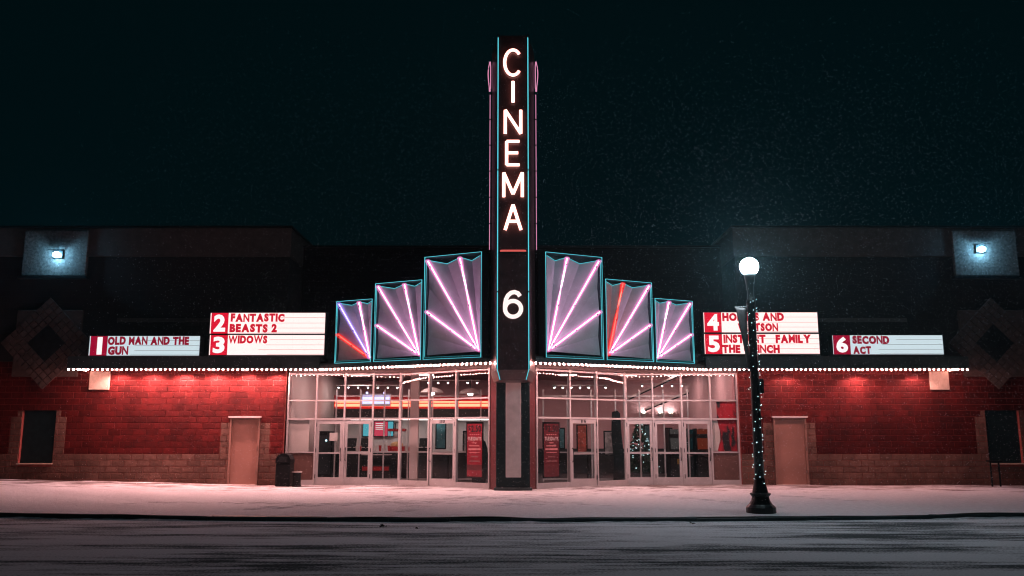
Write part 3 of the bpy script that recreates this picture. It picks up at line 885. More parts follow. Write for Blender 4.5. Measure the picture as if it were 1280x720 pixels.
for sg in (-1, 1):
    x = XC + sg * (hw - .012)
    for a, b in ((3.42, 5.6), (5.64, 9.2), (9.24, 13.35)):
        MB().tube([(x, PY - .02, a), (x, PY - .055, a + .03), (x, PY - .055, b - .03), (x, PY - .02, b)], .0125, 6).build('edge_tube', 'neon_teal', PYL)
    MB().tube([(x, PY - .05, 3.41), (x - sg * .075, PY + .14, 3.13)], .0115, 6).build('edge_tube', 'neon_teal', PYL)
    # rose tube on the flank and its loop at the head
    xs2 = XC + sg * (rw + .05)
    for i in range(6):
        a = 7.10 + i * .83
        MB().tube([(xs2, PY + dep - .05, a), (xs2, PY + dep - .05, a + .79)], .0105, 6).build('flank_tube', 'neon_rose', PYL)
        box('tube_bracket', 'dark_metal', PYL, *sorted((xs2 - sg * .06, xs2 + sg * .012)), PY + dep - .075, PY + dep - .03, a + .79, a + .82)
    loop = [(xs2 + sg * (.01 + .05 * math.sin(math.pi * k / 8)), PY + dep - .05 - .22 * math.sin(math.pi * k / 8), 12.15 + .98 * k / 8) for k in range(9)]
    loop += [(xs2 - sg * .01, PY + dep - .02 + .05 * math.sin(math.pi * k / 8), 13.13 - .98 * k / 8) for k in range(1, 8)]
    MB().tube(loop, .014, 6, closed=True).build('flank_loop', 'neon_rose', PYL)
MB().tube([(XC - .36, PY - .03, 6.80), (XC - .32, PY - .06, 6.80), (XC + .32, PY - .06, 6.80), (XC + .36, PY - .03, 6.80)], .028, 8).build('bar_tube', 'neon_bar', PYL, True)
box('bar_tray', 'dark_metal', PYL, XC - .40, XC + .40, PY - .10, PY - .001, 6.71, 6.76)
def arc(cx, cz, rx, rz, a0, a1, n=18): return [(cx + rx * math.cos(R(lerp(a0, a1, i / n))), cz + rz * math.sin(R(lerp(a0, a1, i / n)))) for i in range(n + 1)]
GL = {'C': [arc(.5, .5, .5, .5, 42, 318, 22)], 'I': [[(.5, 0), (.5, 1)]], 'N': [[(0, 0), (0, 1)], [(0, 1), (1, 0)], [(1, 0), (1, 1)]],
      'E': [[(0, 0), (0, 1)], [(0, 1), (1, 1)], [(0, .51), (.9, .51)], [(0, 0), (1, 0)]],
      'M': [[(0, 0), (0, 1)], [(0, 1), (.5, .12)], [(.5, .12), (1, 1)], [(1, 1), (1, 0)]],
      'A': [[(0, 0), (.5, 1)], [(.5, 1), (1, 0)], [(.19, .34), (.81, .34)]],
      '6': [arc(.5, .32, .5, .32, 0, 360, 24), [(0.0, .34), (.005, .5), (.06, .70), (.18, .86), (.38, .97), (.60, 1.0), (.80, .95), (.93, .83)]]}
def neon_letter(ch, py0, py1, wpx, mat, r, name='letter'):
    z1 = at(640, py0, PY)[1]; z0 = at(640, py1, PY)[1]
    w = wpx * (z1 - z0) / (py1 - py0)
    body = MB()
    rr = r
    for k, st in enumerate(GL[ch]):
        pts = [(XC + (p[0] - .5) * (w - 2 * rr), PY - .075 - .004 * k, z0 + rr + p[1] * (z1 - z0 - 2 * rr)) for p in st]
        cl = ch == '6' and k == 0
        if cl: pts = pts[:-1]
        body.tube(pts, rr, 8, closed=cl, flat=.5, flat_axis=(0, 1, 0))
    o = body.build(name, mat, PYL)
    bk = MB()
    for k, st in enumerate(GL[ch]):
        pts = [(XC + (p[0] - .5) * (w - 2 * rr), PY - .03, z0 + rr + p[1] * (z1 - z0 - 2 * rr)) for p in st]
        cl = ch == '6' and k == 0
        if cl: pts = pts[:-1]
        bk.tube(pts, rr * .7, 6, closed=cl, flat=.8, flat_axis=(0, 1, 0))
    bk.build('letter_channel', 'dark_metal', o)
for ch, a, b, w in (('C', 62, 97, 23), ('I', 101, 131, 8), ('N', 137, 170, 22), ('E', 176, 209, 19), ('M', 215, 249, 26), ('A', 255, 290, 23)):
    neon_letter(ch, a, b, w, 'letter_glow', .045)
neon_letter('6', 363, 399, 25, 'six_glow', .060, 'digit')

# ------------------------------------------------------------------ marquee reader boards
BY = 26.92
def board(px0, px1, py0, py1, num, npx, lines, cold, label, led=0):
    x0, z1 = at(px0, py0, BY); x1, z0 = at(px1, py1, BY)
    g = 'lit reader boards above the canopy'
    t_ = thing('marquee_board', label, 'marquee board', ((x0 + x1) / 2, BY, z0), g)
    cab = MB(); e = .028
    cab.box(x0 - e, x1 + e, BY + .02, BY + .30, z0 - e * .5, z1 + e * .5)
    cab.box(x0 - e, x0, BY - .02, BY + .019, z0, z1); cab.box(x1, x1 + e, BY - .02, BY + .019, z0, z1)
    cab.box(x0 - e, x1 + e, BY - .02, BY + .019, z1, z1 + e * .5); cab.box(x0 - e, x1 + e, BY - .02, BY + .019, z0 - e * .5, z0)
    C = cab.build('cabinet', 'dark_metal', t_)
    xn = at(npx, py0, BY)[0]
    # translucent face: one sheet per panel, joints open
    n = 3
    fx = [lerp(xn + .01, x1, i / n) for i in range(n + 1)]
    for a, b in zip(fx[:-1], fx[1:]):
        box('face_panel', 'board_face_cold' if cold else 'board_face', t_, a + .002, b - .002, BY + .006, BY + .018, z0 + .002, z1 - .002)
    box('number_panel', 'number_dark_red' if cold else 'number_red', t_, x0 + .03, xn, BY + .004, BY + .018, z0 + .004, z1 - .004)
    box('edge_strip', 'board_face_cold' if cold else 'board_face', t_, x0 + .002, x0 + .026, BY + .006, BY + .018, z0 + .002, z1 - .002)
    T = Matrix.Translation((0, BY + .003, 0))
    nw = (xn - x0 - .03)
    hn = z1 - z0
    if num == '1':
        letters('1', T, x0 + .03 + nw * .42, x0 + .03 + nw * .72, z0 + hn * .05, z1 - hn * .05, .008, 'letter_white', t_, 'digit', off=.05)
    else:
        letters(num, T, x0 + .03 + nw * .16, x0 + .03 + nw * .86, z0 + hn * .09, z1 - hn * .08, .008, 'letter_white', t_, 'digit', off=.045)
    for fz in (.03, .26, .5, .76):
        rz = z0 + hn * fz
        a = random.uniform(.25, .5)
        box('letter_rail', 'aluminium', t_, lerp(xn, x1, a), x1 - .01, BY - .003, BY + .0055, rz, rz + .009)
    for text, a, b, c, d in lines:
        xa, za = at(a, c, BY); xb, zb = at(b, d, BY)
        letters(text, Matrix.Translation((0, BY - .004, 0)), xa, xb, max(zb, z0 + .01), min(za, z1 - .01), .012, 'letter_dark' if cold else 'letter_red', t_,
                off=.068, gap=.05, space=.36, jitter=.006)
    sup = MB()
    for k in (.12, .5, .88):
        x = lerp(x0, x1, k); sup.box(x - .03, x + .03, BY + .31, BY + .37, 4.046, z1 - .05)
    sup.build('support', 'dark_metal', t_)
board(112.5, 249, 420, 444.5, '1', 134.5, [('OLD MAN AND THE', 135.5, 236, 420.8, 431.2), ('GUN', 135.5, 160, 433, 443.8)], True,
      'dim bluish reader board numbered 1 above the canopy')
board(263.5, 406, 391, 417, '2', 285.5, [('FANTASTIC', 289, 355.5, 392, 402.3), ('BEASTS 2', 287.5, 346, 405, 415.6)], False,
      'bright reader board numbered 2, upper of the stacked pair left of the pylon')
board(262.5, 405, 418.8, 443.8, '3', 284.5, [('WIDOWS', 286, 334, 419.3, 429.3)], False,
      'bright reader board numbered 3, lower of the stacked pair left of the pylon')
board(879, 1023, 390.5, 415.5, '4', 901, [('HOLMES AND', 902.5, 980, 391, 401.2), ('WATSON', 922, 972.6, 404, 414)], False,
      'bright reader board numbered 4, upper of the stacked pair behind the street lamp')
board(880, 1025, 417.5, 442.5, '5', 902, [('INSTANT   FAMILY', 904, 1014, 418.3, 428.8), ('THE GRINCH', 902.7, 974.8, 431, 441.3)], False,
      'bright reader board numbered 5, lower of the stacked pair behind the street lamp')
board(1040, 1180, 419, 443, '6', 1062, [('SECOND', 1065, 1111.7, 419.8, 430), ('ACT', 1066, 1089, 433, 442.6)], True,
      'dim bluish reader board numbered 6 above the canopy, far right')

# ------------------------------------------------------------------ wall lights
def wall_light(px, py, label):
    x, z = at(px, py, WALL_Y - .3)
    t_ = thing('wall_light', label, 'wall light', (x, WALL_Y - .12, z - .12), 'floodlights high on the wing walls')
    MB().box(x - .16, x + .16, WALL_Y - .19, WALL_Y - .122, z - .13, z + .14, bev=.015).build('back_plate', 'dark_metal', t_)
    MB().add([(x - .2, WALL_Y - .19, z + .15), (x + .2, WALL_Y - .19, z + .15), (x + .2, WALL_Y - .47, z + .09), (x - .2, WALL_Y - .47, z + .09),
              (x - .2, WALL_Y - .19, z + .17), (x + .2, WALL_Y - .19, z + .17), (x + .2, WALL_Y - .48, z + .11), (x - .2, WALL_Y - .48, z + .11)],
             [(0, 1, 2, 3), (7, 6, 5, 4), (0, 4, 5, 1), (1, 5, 6, 2), (2, 6, 7, 3), (3, 7, 4, 0)]).build('hood', 'dark_metal', t_)
    MB().sphere((x, WALL_Y - .26, z - .03), .12, 14, 8, .8).build('lens', 'wallpack', t_, True)
wall_light(70, 317, 'glaring bluish floodlight high on the left wing wall')
wall_light(1228, 310, 'glaring bluish floodlight high on the right wing wall')

# ------------------------------------------------------------------ street lamp
LX, LY = 5.10, 18.0
LAMP = thing('street_lamp', 'black street lamp with lit round globe standing at the kerb', 'street lamp', (LX, LY, 0))
MB().lathe([(.29, -.03), (.30, .02), (.30, .13), (.27, .165), (.235, .19), (.185, .27), (.17, .34), (.205, .385), (.215, .41), (.16, .425), (.145, .50), (.118, .60), (.103, .70)], LX, LY, 20, 0).build('base', 'lamp_iron', LAMP, False)
MB().lathe([(.098, .7), (.092, 2.2), (.082, 4.3), (.095, 4.36), (.095, 4.42), (.075, 4.45), (.07, 4.62), (.085, 4.74), (.10, 4.84), (.115, 4.93), (.125, 4.995)], LX, LY, 16, 0).build('post', 'lamp_iron', LAMP, True)
gl = MB().lathe([(.11, 4.90)] + [(.192 * math.cos(R(a_)), 5.06 + .192 * math.sin(R(a_))) for a_ in range(-50, 86, 9)] + [(.004, 5.252)], LX, LY, 28, .09).build('globe', 'globe', LAMP, True)
for zz in (4.28, 2.92):
    MB().tube([(LX, LY, zz), (LX - .34, LY + .05, zz)], .016, 6).build('banner_arm', 'lamp_iron', LAMP)
box('control_box', 'lamp_iron', LAMP, LX + .09, LX + .17, LY - .06, LY + .06, 2.45, 2.75, bev=.01)
STR = thing('string_lights', 'string of tiny cold fairy lights wound around the lamp post', 'string lights', (LX, LY, .5))
wire = []; lights = []
turns = 17
for i in range(400):
    t = i / 399; z = .62 + t * 3.85; a = t * turns * 2 * math.pi + .5 * math.sin(t * 23)
    r = lerp(.103, .086, t) + .012
    wire.append((LX + r * math.cos(a), LY + r * math.sin(a), z))
    if i % 4 == 0:
        a += random.uniform(-1.2, 1.2); rr = r + random.uniform(.0, .025); lights.append((LX + rr * math.cos(a), LY + rr * math.sin(a), z + random.uniform(-.03, .03)))
MB().tube(wire, .005, 4).build('wire', 'black_plastic', STR)
_f = MB().sphere((0, 0, 0), .0085, 6, 4)
me_f = bpy.data.meshes.new('fairy_light'); me_f.from_pydata(_f.v, [], _f.f); me_f.materials.append(M['fairy'])
for p in lights: share('fairy_light', me_f, p, STR)
# banner twisted by the wind
vb = []; nz, nx = 22, 8
for i in range(nz):
    t = i / (nz - 1); z = 4.25 - t * 1.32
    wd = .24 * (1 - .80 * t ** .8) + .02
    ang = R(18 + 55 * t)
    for j in range(nx):
        s = j / (nx - 1)
        d = .09 + wd * (1 - s)
        vb.append((LX - d * math.cos(ang * .25), LY + .05 - d * math.sin(ang) * .5 + .02 * math.sin(s * 6 + t * 5), z + .03 * (1 - s)))
fb = [(i * nx + j, i * nx + j + 1, (i + 1) * nx + j + 1, (i + 1) * nx + j) for i in range(nz - 1) for j in range(nx - 1)]
bo = mesh_obj('banner', vb, fb, 'banner_cloth', None, True)
so = bo.modifiers.new('thickness', 'SOLIDIFY'); so.thickness = .004
tag(bo, 'grey cloth banner twisted by the wind, hanging from the lamp post', 'banner')

# ------------------------------------------------------------------ things by the entrance
bx0, bx1 = -7.46, -7.0
TB = thing('trash_bin', 'black square trash bin with hooded top left of the entrance', 'trash bin', (-7.2, 27.75, 0))
MB().box(bx0, bx1, 27.5, 28.0, .0, .72, bev=.03).build('body', 'black_plastic', TB)
hood = [(-.25, 0), (.25, 0), (.25, .12), (.17, .26), (.05, .31), (-.05, .31), (-.17, .26), (-.25, .12)]
hv = MB()
n = len(hood); cx = (bx0 + bx1) / 2
hv.add([(cx + a * .95, 27.49, .722 + b) for a, b in hood] + [(cx + a * .95, 28.01, .722 + b) for a, b in hood],
       [tuple(range(n)), tuple(reversed(range(n, 2 * n)))] + [(i, n + i, n + (i + 1) % n, (i + 1) % n) for i in range(n)])
H = hv.build('hood', 'black_plastic', TB)
box('flap', 'dark_metal', H, cx - .13, cx + .13, 27.475, 27.489, .77, .93, bev=.004)
AU = thing('ash_urn', 'low black ash urn with pale rim beside the trash bin', 'ash urn', (-6.78, 27.6, 0))
MB().lathe([(.14, 0), (.15, .03), (.13, .06), (.13, .42), (.15, .44)], -6.80, 27.6, 14, 0).build('body', 'black_plastic', AU, False)
MB().lathe([(.165, .441), (.165, .465), (.12, .465), (.11, .45)], -6.80, 27.6, 14, 0).build('rim', 'white_trim', AU)

def on_glass(S, bay, label, w=.66, z0=.30, z1=2.0, mirrored=False, name='poster', dim=1.0):
    """upright poster hung just inside the glass of a storefront bay"""
    T, xs_, L = S
    m = (xs_[bay] + xs_[bay + 1]) / 2
    t_ = thing(name, label, 'poster', tuple(T @ Vector((m, .1, z0))), 'half price day posters in the entrance glass')
    MB(T).box(m - w / 2, m + w / 2, .085, .105, z0, z1).build('backing', 'black_plastic', t_)
    TT = T @ Matrix.Translation((0, .083, 0))
    e = .035
    def rect(mat, u0, u1, v0, v1, nm='print_block', lift=.0):
        MB(TT).box(m - w / 2 + w * u0, m - w / 2 + w * u1, -.002 - lift, 0.001, lerp(z0, z1, v0), lerp(z0, z1, v1)).build(nm, mat, t_)
    rect('poster_red' if dim == 1 else 'poster_dark', .07, .93, .03, .97, 'sheet')
    G = TT @ Matrix.Translation((0, -.0035, 0))
    def txt(s, u0, u1, v0, v1, mat, off=.02, nm='letter'):
        letters(s, G, m - w / 2 + w * u0, m - w / 2 + w * u1, lerp(z0, z1, v0), lerp(z0, z1, v1), .002, mat, t_, nm, off=off, gap=.1, space=.3)
    txt('$2.50', .12, .88, .82, .94, 'poster_black', .035)
    txt('*****', .2, .8, .765, .785, 'poster_pink', .02, 'star')
    txt('TUESDAYS', .10, .90, .67, .735, 'poster_white', .02)
    for v0, v1, u0, u1 in ((.62, .635, .38, .62), (.565, .585, .2, .78), (.50, .53, .14, .86), (.45, .462, .2, .8), (.37, .395, .3, .72), (.29, .315, .2, .82)):
        rect('poster_pink' if v0 > .42 else 'poster_grey', u0, u1, v0, v1, 'print_line', .0015)
    rect('poster_shade', .07, .93, .14, .24, 'print_block', .001)
M['poster_red'] = paint('poster_red', (.32, .010, .028), .5)
M['poster_dark'] = paint('poster_dark', (.13, .008, .015), .5)
M['poster_black'] = paint('poster_black', (.01, .008, .008), .5)
M['poster_pink'] = paint('poster_pink', (.75, .30, .30), .6)
M['poster_white'] = paint('poster_white', (.8, .68, .64), .6)
M['poster_grey'] = paint('poster_grey', (.30, .13, .13), .6)
M['poster_shade'] = paint('poster_shade', (.14, .02, .025), .6)
on_glass(SL[1], 2, 'bright red Tuesday price poster in the glass left of the pylon pier')
on_glass(SR[1], 0, 'darker red Tuesday price poster in the glass right of the pylon pier', dim=.5)

# blank paper sheet in the leftmost pane, paper notice on a door
T, xs_, L = SL[0]
o = MB(T).box(xs_[0] + .04, xs_[0] + .70, .05, .058, 1.075, 2.09).build('paper_sheet', 'paper')
tag(o, 'large blank pale sheet behind the leftmost entrance pane', 'sheet')
o = MB(T).box(xs_[1] + .46, xs_[1] + .72, .012, .016, 1.42, 1.68).build('notice', 'paper')
tag(o, 'small white paper notice taped inside the left double door', 'notice')
# film banner in the right-hand end pane: red ground, black sweep, white curve
T, xs_, L = SR[0]
a, b = xs_[-2] + .04, xs_[-1] - .04
FB = thing('film_banner', 'red and black graphic banner hanging inside the rightmost entrance pane', 'banner', tuple(T @ Vector(((a + b) / 2, .1, 1.06))))
def ban_red():
    m, nt, bs = new_mat('banner_red')
    v = coords(nt, (1, 1, .35))
    f = noise(nt, v, 2.6, 3)
    c = ramp(nt, f, [(.42, (.02, .015, .018)), (.47, (.30, .01, .02)), (.6, (.55, .02, .04)), (.72, (.6, .14, .08))])
    nt.links.new(c, bs.inputs["Base Color"]); bs.inputs["Roughness"].default_value = .6
    nt.links.new(c, bs.inputs["Emission Color"]); bs.inputs["Emission Strength"].default_value = .0
    return m
M['banner_red'] = ban_red()
MB(T).box(a + (b - a) * .22, b, .05, .058, 1.08, 2.70).build('cloth', 'banner_red', FB)
wv = [(a, 1.10), (a + .16, 1.10), (a + .26, 1.45), (a + .25, 1.75), (a + .18, 2.08), (a, 2.08)]
w3 = MB(T); n = len(wv)
w3.add([(x, .035, z) for x, z in wv] + [(x, .042, z) for x, z in wv], [tuple(range(n)), tuple(reversed(range(n, 2 * n)))] + [(i, n + i, n + (i + 1) % n, (i + 1) % n) for i in range(n)])
w3.build('white_curve', 'paper', FB)
# small two-legged stand in the dark at the far right
sx = at(1245, 600, 27.4)[0]
ST = thing('metal_stand', 'small dark two-legged stand before the dark niche, far right', 'stand', (sx, 27.4, 0))
for d in (-.13, .13):
    MB().tube([(sx + d, 27.4, -.02), (sx + d, 27.4, .78)], .028, 8).build('leg', 'black_plastic', ST)
MB().box(sx - .22, sx + .22, 27.32, 27.48, .78, .82, bev=.008).build('top', 'black_plastic', ST)
# clumps on the road by the kerb
def clump(px, py, r, label):
    u = (360 - py) / FPX; t = (ROAD_Z - EYE) / (_s + u * _c); x = (px - 640) / FPX * t; y = (_c - u * _s) * t
    m = MB()
    for k in range(9):
        a = random.uniform(0, 6.28); d = random.uniform(0, r)
        s = random.uniform(.3, .6) * r
        c = Vector((x + d * math.cos(a), y + d * .5 * math.sin(a), ROAD_Z + s * .35))
        pts = [c + Vector((random.uniform(-s, s), random.uniform(-s, s), random.uniform(-.3 * s, .9 * s))) for _ in range(5)]
        m.add([tuple(p) for p in pts], [(0, 1, 2), (0, 2, 3), (0, 3, 1), (1, 3, 4), (1, 4, 2), (2, 4, 3)])
    tag(m.build('leaf_clump', 'leaf_litter'), label, 'leaves', 'dark clumps lying on the road')
clump(478, 659, .09, 'largest dark leaf clump on the snowy road below the double doors')
clump(522, 661, .05, 'small dark clump on the snowy road right of the largest one')
clump(866, 655, .06, 'dark clump by the kerb left of the street lamp')

# ------------------------------------------------------------------ the lobby behind the glass
tag(box('lobby_floor', 'lobby_floor', None, -7.4, 7.4, 28.5, 38, -.06, .0), kind='structure')
tag(MB().prism([(XC - .6, 26.45), (XC + .6, 26.45), (3.7, 28.495), (-3.7, 28.495)], -.06, -.003).build('lobby_floor', 'lobby_floor'), kind='structure')
tag(box('lobby_ceiling', 'lobby_ceiling', None, -7.4, 7.4, 28.56, 38, 3.98, 4.04), kind='structure')
tag(box('wall_back', 'lobby_wall', None, -7.4, 7.4, 37.5, 37.6, 0, 3.975), kind='structure')
tag(box('wall_left', 'lobby_white', None, -7.39, -7.3, 28.5, 37.49, 0, 3.975), kind='structure')
tag(box('wall_right', 'lobby_wall', None, 7.3, 7.39, 28.5, 37.49, 0, 3.975), kind='structure')
# inner vestibule screens: thin mullions one bay behind the doors
for sg, lab in ((-1, 'inner vestibule screen of thin mullions behind the left doors'), (1, 'inner vestibule screen of thin mullions behind the right doors')):
    v_ = thing('vestibule_screen', lab, 'screen', (sg * 4.5, 30.4, 0))
    m = MB()
    xs2 = [sg * d for d in (1.1, 1.95, 2.8, 3.65, 4.5, 5.35, 6.2)]
    for x in xs2: m.box(x - .022, x + .022, 30.38, 30.44, 0, 3.2)
    a, b = min(xs2), max(xs2)
    F = m.build('mullions', 'aluminium', v_)
    for z in (.08, 2.18, 2.95): box('rail', 'aluminium', F, a, b, 30.39, 30.43, z, z + .04)
    box('push_rail', 'aluminium', F, a, b, 30.34, 30.378, 1.0, 1.035)
# concession soffit with glowing red cove
x0, z1 = at(418, 494, 33); x1, z0 = at(622, 523, 33)
SOF = thing('concession_soffit', 'dropped soffit with glowing red cove band above the concession counter', 'soffit', (-3, 34, z0))
box('fascia', 'lobby_red', SOF, x0, -.5, 33.0, 33.1, at(500, 511, 33)[1], z1)
box('underside', 'lobby_dark', SOF, x0, -.5, 33.06, 37.4, z0, at(500, 511.3, 33)[1])
MB().tube([(x0 + .05, 32.95, at(500, 506.5, 33)[1]), (-.55, 32.95, at(500, 506.5, 33)[1])], .055, 8).build('cove_tube', 'cove_red', SOF, True)
MB().tube([(x0 + .05, 32.97, at(500, 502.5, 33)[1]), (-.55, 32.97, at(500, 502.5, 33)[1])], .03, 8).build('cove_tube', 'cove_red', SOF, True)
a, zt = at(452, 492, 32.7); b, zb = at(488, 508, 32.7)
o = thing('light_box', 'bluish white light box hung in front of the red cove', 'light box', ((a + b) / 2, 32.7, zb))
box('cabinet', 'white_trim', o, a, b, 32.72, 32.85, zb, zt); box('face', 'screen_blue', o, a + .04, b - .04, 32.70, 32.715, zb + .1, zt - .06)
for k in (.2, .8): MB().sphere((lerp(a, b, k), 32.6, zt + .02), .05, 8, 6).build('lamp', 'screen_blue', o)
MB().box(x0 + .4, -.8, 34.3, 34.5, z0 - .03, z0 - .002).build('fill_strip', 'fill_strip_glow', SOF)  # unseen strip added to brighten the white wall behind the counter
# counter
CX0, CX1 = at(395, 568, 32)[0], -.6
CT = thing('concession_counter', 'long dark concession counter with pale top behind the left doors', 'counter', ((CX0 + CX1) / 2, 32.2, 0))
box('front', 'counter', CT, CX0, CX1, 31.9, 32.6, 0, .98); box('top', 'laminate', CT, CX0 - .05, CX1, 31.82, 32.65, .98, 1.03, bev=.008)
for i in range(7):
    x = lerp(CX0, CX1, (i + .5) / 7); box('front_panel', 'lobby_dark', CT, x - .35, x + .35, 31.885, 31.899, .12, .9)
WB = box('wall_concession', 'lobby_white', None, CX0, -.5, 35.4, 35.5, 0, z0); tag(WB, kind='structure')
for i, (p0, p1, mats, lab) in enumerate(((454, 462, ('screen_teal',), 'narrow teal menu screen, leftmost over the counter'), (468, 484, ('screen_red', 'screen_white'), 'red menu screen with white rows over the counter'),
                                    (485, 491, ('screen_teal',), 'narrow teal menu screen right of the red one'))):
    a, zt = at(p0, 527, 35.2); b, zb = at(p1, 545, 35.2)
    t_ = thing('menu_screen', lab, 'screen', ((a + b) / 2, 35.3, zb), 'menu screens over the counter')
    box('case', 'black_plastic', t_, a - .03, b + .03, 35.26, 35.34, zb - .03, zt + .03); box('display', mats[0], t_, a, b, 35.245, 35.259, zb, zt)
    if len(mats) > 1:
        for k in range(4): box('menu_row', mats[1], t_, a + .05, lerp(a, b, .75), 35.236, 35.244, lerp(zb, zt, .45 + k * .13), lerp(zb, zt, .50 + k * .13))
a, zt = at(494, 528, 35.3); b, zb = at(499, 537, 35.3)
t_ = thing('picture_frame', 'black picture frame on the white concession wall', 'picture', ((a + b) / 2, 35.38, zb))
fr = MB(); fr.box(a, b, 35.36, 35.39, zb, zb + .03); fr.box(a, b, 35.36, 35.39, zt - .03, zt); fr.box(a, a + .03, 35.36, 35.39, zb + .031, zt - .031); fr.box(b - .03, b, 35.36, 35.39, zb + .031, zt - .031)
fr.build('frame', 'black_plastic', t_); box('sheet', 'paper', t_, a + .031, b - .031, 35.37, 35.388, zb + .031, zt - .031)
# popcorn machine, registers, cups
PX = at(496, 560, 32.3)[0]
PM = thing('popcorn_machine', 'popcorn warmer with red frame on the concession counter', 'popcorn machine', (PX, 32.3, 1.03))
box('base', 'lobby_red', PM, PX - .3, PX + .3, 32.1, 32.5, 1.032, 1.2); box('roof', 'lobby_red', PM, PX - .32, PX + .32, 32.08, 32.52, 1.75, 1.85, bev=.02)
for dx in (-.28, .28):
    for dy in (32.12, 32.48): box('post', 'aluminium', PM, PX + dx - .012, PX + dx + .012, dy - .012, dy + .012, 1.2, 1.75)
MB().sphere((PX, 32.3, 1.26), .24, 12, 7, .5).build('popcorn_heap', 'popcorn', PM, True)
MB().lathe([(.10, 0), (.14, .08), (.14, .16), (.03, .17)], PX, 32.3, 12, 1.5).build('kettle', 'aluminium', PM)
for px, lab in ((440, 'dark cash register on the counter seen through the left double door'), (457, 'dark cash register on the counter left of the popcorn machine'), (530, 'dark cash register on the counter behind the white column')):
    x = at(px, 560, 32.25)[0]
    t_ = thing('cash_register', lab, 'cash register', (x, 32.25, 1.03), 'registers on the concession counter')
    box('drawer', 'black_plastic', t_, x - .2, x + .2, 32.05, 32.45, 1.032, 1.15, bev=.01)
    MB().add([(x - .17, 32.1, 1.2), (x + .17, 32.1, 1.2), (x + .17, 32.25, 1.5), (x - .17, 32.25, 1.5), (x - .17, 32.13, 1.18), (x + .17, 32.13, 1.18), (x + .17, 32.29, 1.5), (x - .17, 32.29, 1.5)],
             [(0, 1, 2, 3), (7, 6, 5, 4), (0, 4, 5, 1), (1, 5, 6, 2), (2, 6, 7, 3), (3, 7, 4, 0)]).build('monitor', 'black_plastic', t_)
    box('neck', 'black_plastic', t_, x - .03, x + .03, 32.25, 32.3, 1.15, 1.25)
for k, px in enumerate((446, 450, 470, 475, 480, 486, 508, 512, 538)):
    x = at(px, 563, 32.0)[0]; h = random.uniform(.16, .26)
    t_ = thing('paper_cup', ('red' if k % 2 else 'white') + ' paper cup standing on the concession counter', 'cup', (x, 32.0, 1.03), 'cups on the concession counter')
    MB().lathe([(.038, 0), (.052, h)], x, 32.0, 10, 1.032).build('cup', 'lobby_red' if k % 2 else 'paper', t_)
    MB().lathe([(.056, 0), (.056, .012), (.04, .02)], x, 32.0, 10, 1.033 + h).build('lid', 'paper', t_)
# column, pendants, ceiling panels
cxx = at(517.5, 560, 29.6)[0]
t_ = thing('column', 'square white column just inside the glass left of the pylon', 'column', (cxx, 29.6, 0))
box('shaft', 'lobby_white', t_, cxx - .14, cxx + .14, 29.46, 29.74, .12, 3.975, bev=.01); box('plinth', 'lobby_dark', t_, cxx - .17, cxx + .17, 29.43, 29.77, 0, .12)
for k, (px, py, Y, lab) in enumerate(((540, 489, 31.0, 'dome pendant lamp glowing inside, left of the other one'), (588, 490, 30.6, 'dome pendant lamp glowing inside nearest the pylon'))):
    x, z = at(px, py, Y)
    t_ = thing('pendant_lamp', lab, 'pendant lamp', (x, Y, z), 'dome pendants in the lobby')
    MB().lathe([(.42, -.06), (.40, -.02), (.30, .06), (.14, .12), (.04, .14)], x, Y, 20, z).build('shade', 'lobby_white', t_, True)
    MB().sphere((x, Y, z - .07), .09, 10, 6).build('lamp', 'pendant_glow', t_)
    MB().tube([(x, Y, z + .13), (x, Y, 3.98)], .012, 6).build('stem', 'dark_metal', t_)
k = 0
for x in (-6.0, -3.4, 2.2, 4.6, 6.4):
    for y in (30.0, 33.6):
        k += 1
        row = 'front' if y < 32 else 'rear'
        which = {-6.0: 'far left of the lobby', -3.4: 'left of the pylon', 2.2: 'right of the pylon', 4.6: 'above the fir tree', 6.4: 'far right of the lobby'}[x]
        t_ = thing('ceiling_light', f'flat glowing ceiling panel, {row} row, {which}', 'ceiling light', (x, y, 3.9), 'ceiling panels in the lobby')
        box('frame', 'white_trim', t_, x - .34, x + .34, y - .34, y + .34, 3.945, 3.978); box('diffuser', 'ceiling_glow', t_, x - .3, x + .3, y - .3, y + .3, 3.935, 3.944)
# right side of the lobby
for px, lab in ((805, 'wall sconce, leftmost in the right lobby'), (826, 'wall sconce, second from the left in the right lobby'), (839, 'wall sconce, third from the left in the right lobby'), (873, 'wall sconce beside the dark picture')):
    x, z = at(px, 518, 37.3)
    t_ = thing('wall_sconce', lab, 'wall sconce', (x, 37.4, z), 'uplight sconces on the lobby wall')
    MB().lathe([(.05, -.12), (.11, 0), (.12, .06), (.10, .07)], x, 37.33, 12, z).build('shade', 'white_trim', t_)
    MB().lathe([(.08, 0), (.08, .01)], x, 37.33, 10, z + .072).build('lamp', 'sconce_glow', t_)
def frame_pic(p0, p1, q0, q1, Y, lab, mat):
    a, zt = at(p0, q0, Y); b, zb = at(p1, q1, Y)
    t_ = thing('film_poster', lab, 'poster', ((a + b) / 2, Y, zb), 'framed posters in the right lobby')
    box('frame', 'black_plastic', t_, a - .05, b + .05, Y, Y + .06, zb - .05, zt + .05, bev=.008); box('sheet', mat, t_, a, b, Y - .012, Y - .002, zb, zt)
M['poster_teal'] = paint('poster_teal', (.05, .16, .18), .5, var=.8, scale=3)
M['poster_mono'] = paint('poster_mono', (.3, .28, .28), .5, var=.9, scale=3)
M['poster_rust'] = paint('poster_rust', (.32, .06, .04), .5, var=.9, scale=3)
frame_pic(880, 889, 508, 518, 37.4, 'small dark framed picture high beside the sconce', 'lobby_dark')
frame_pic(833, 840, 536, 562, 37.2, 'narrow framed poster seen through the middle right door', 'poster_mono')
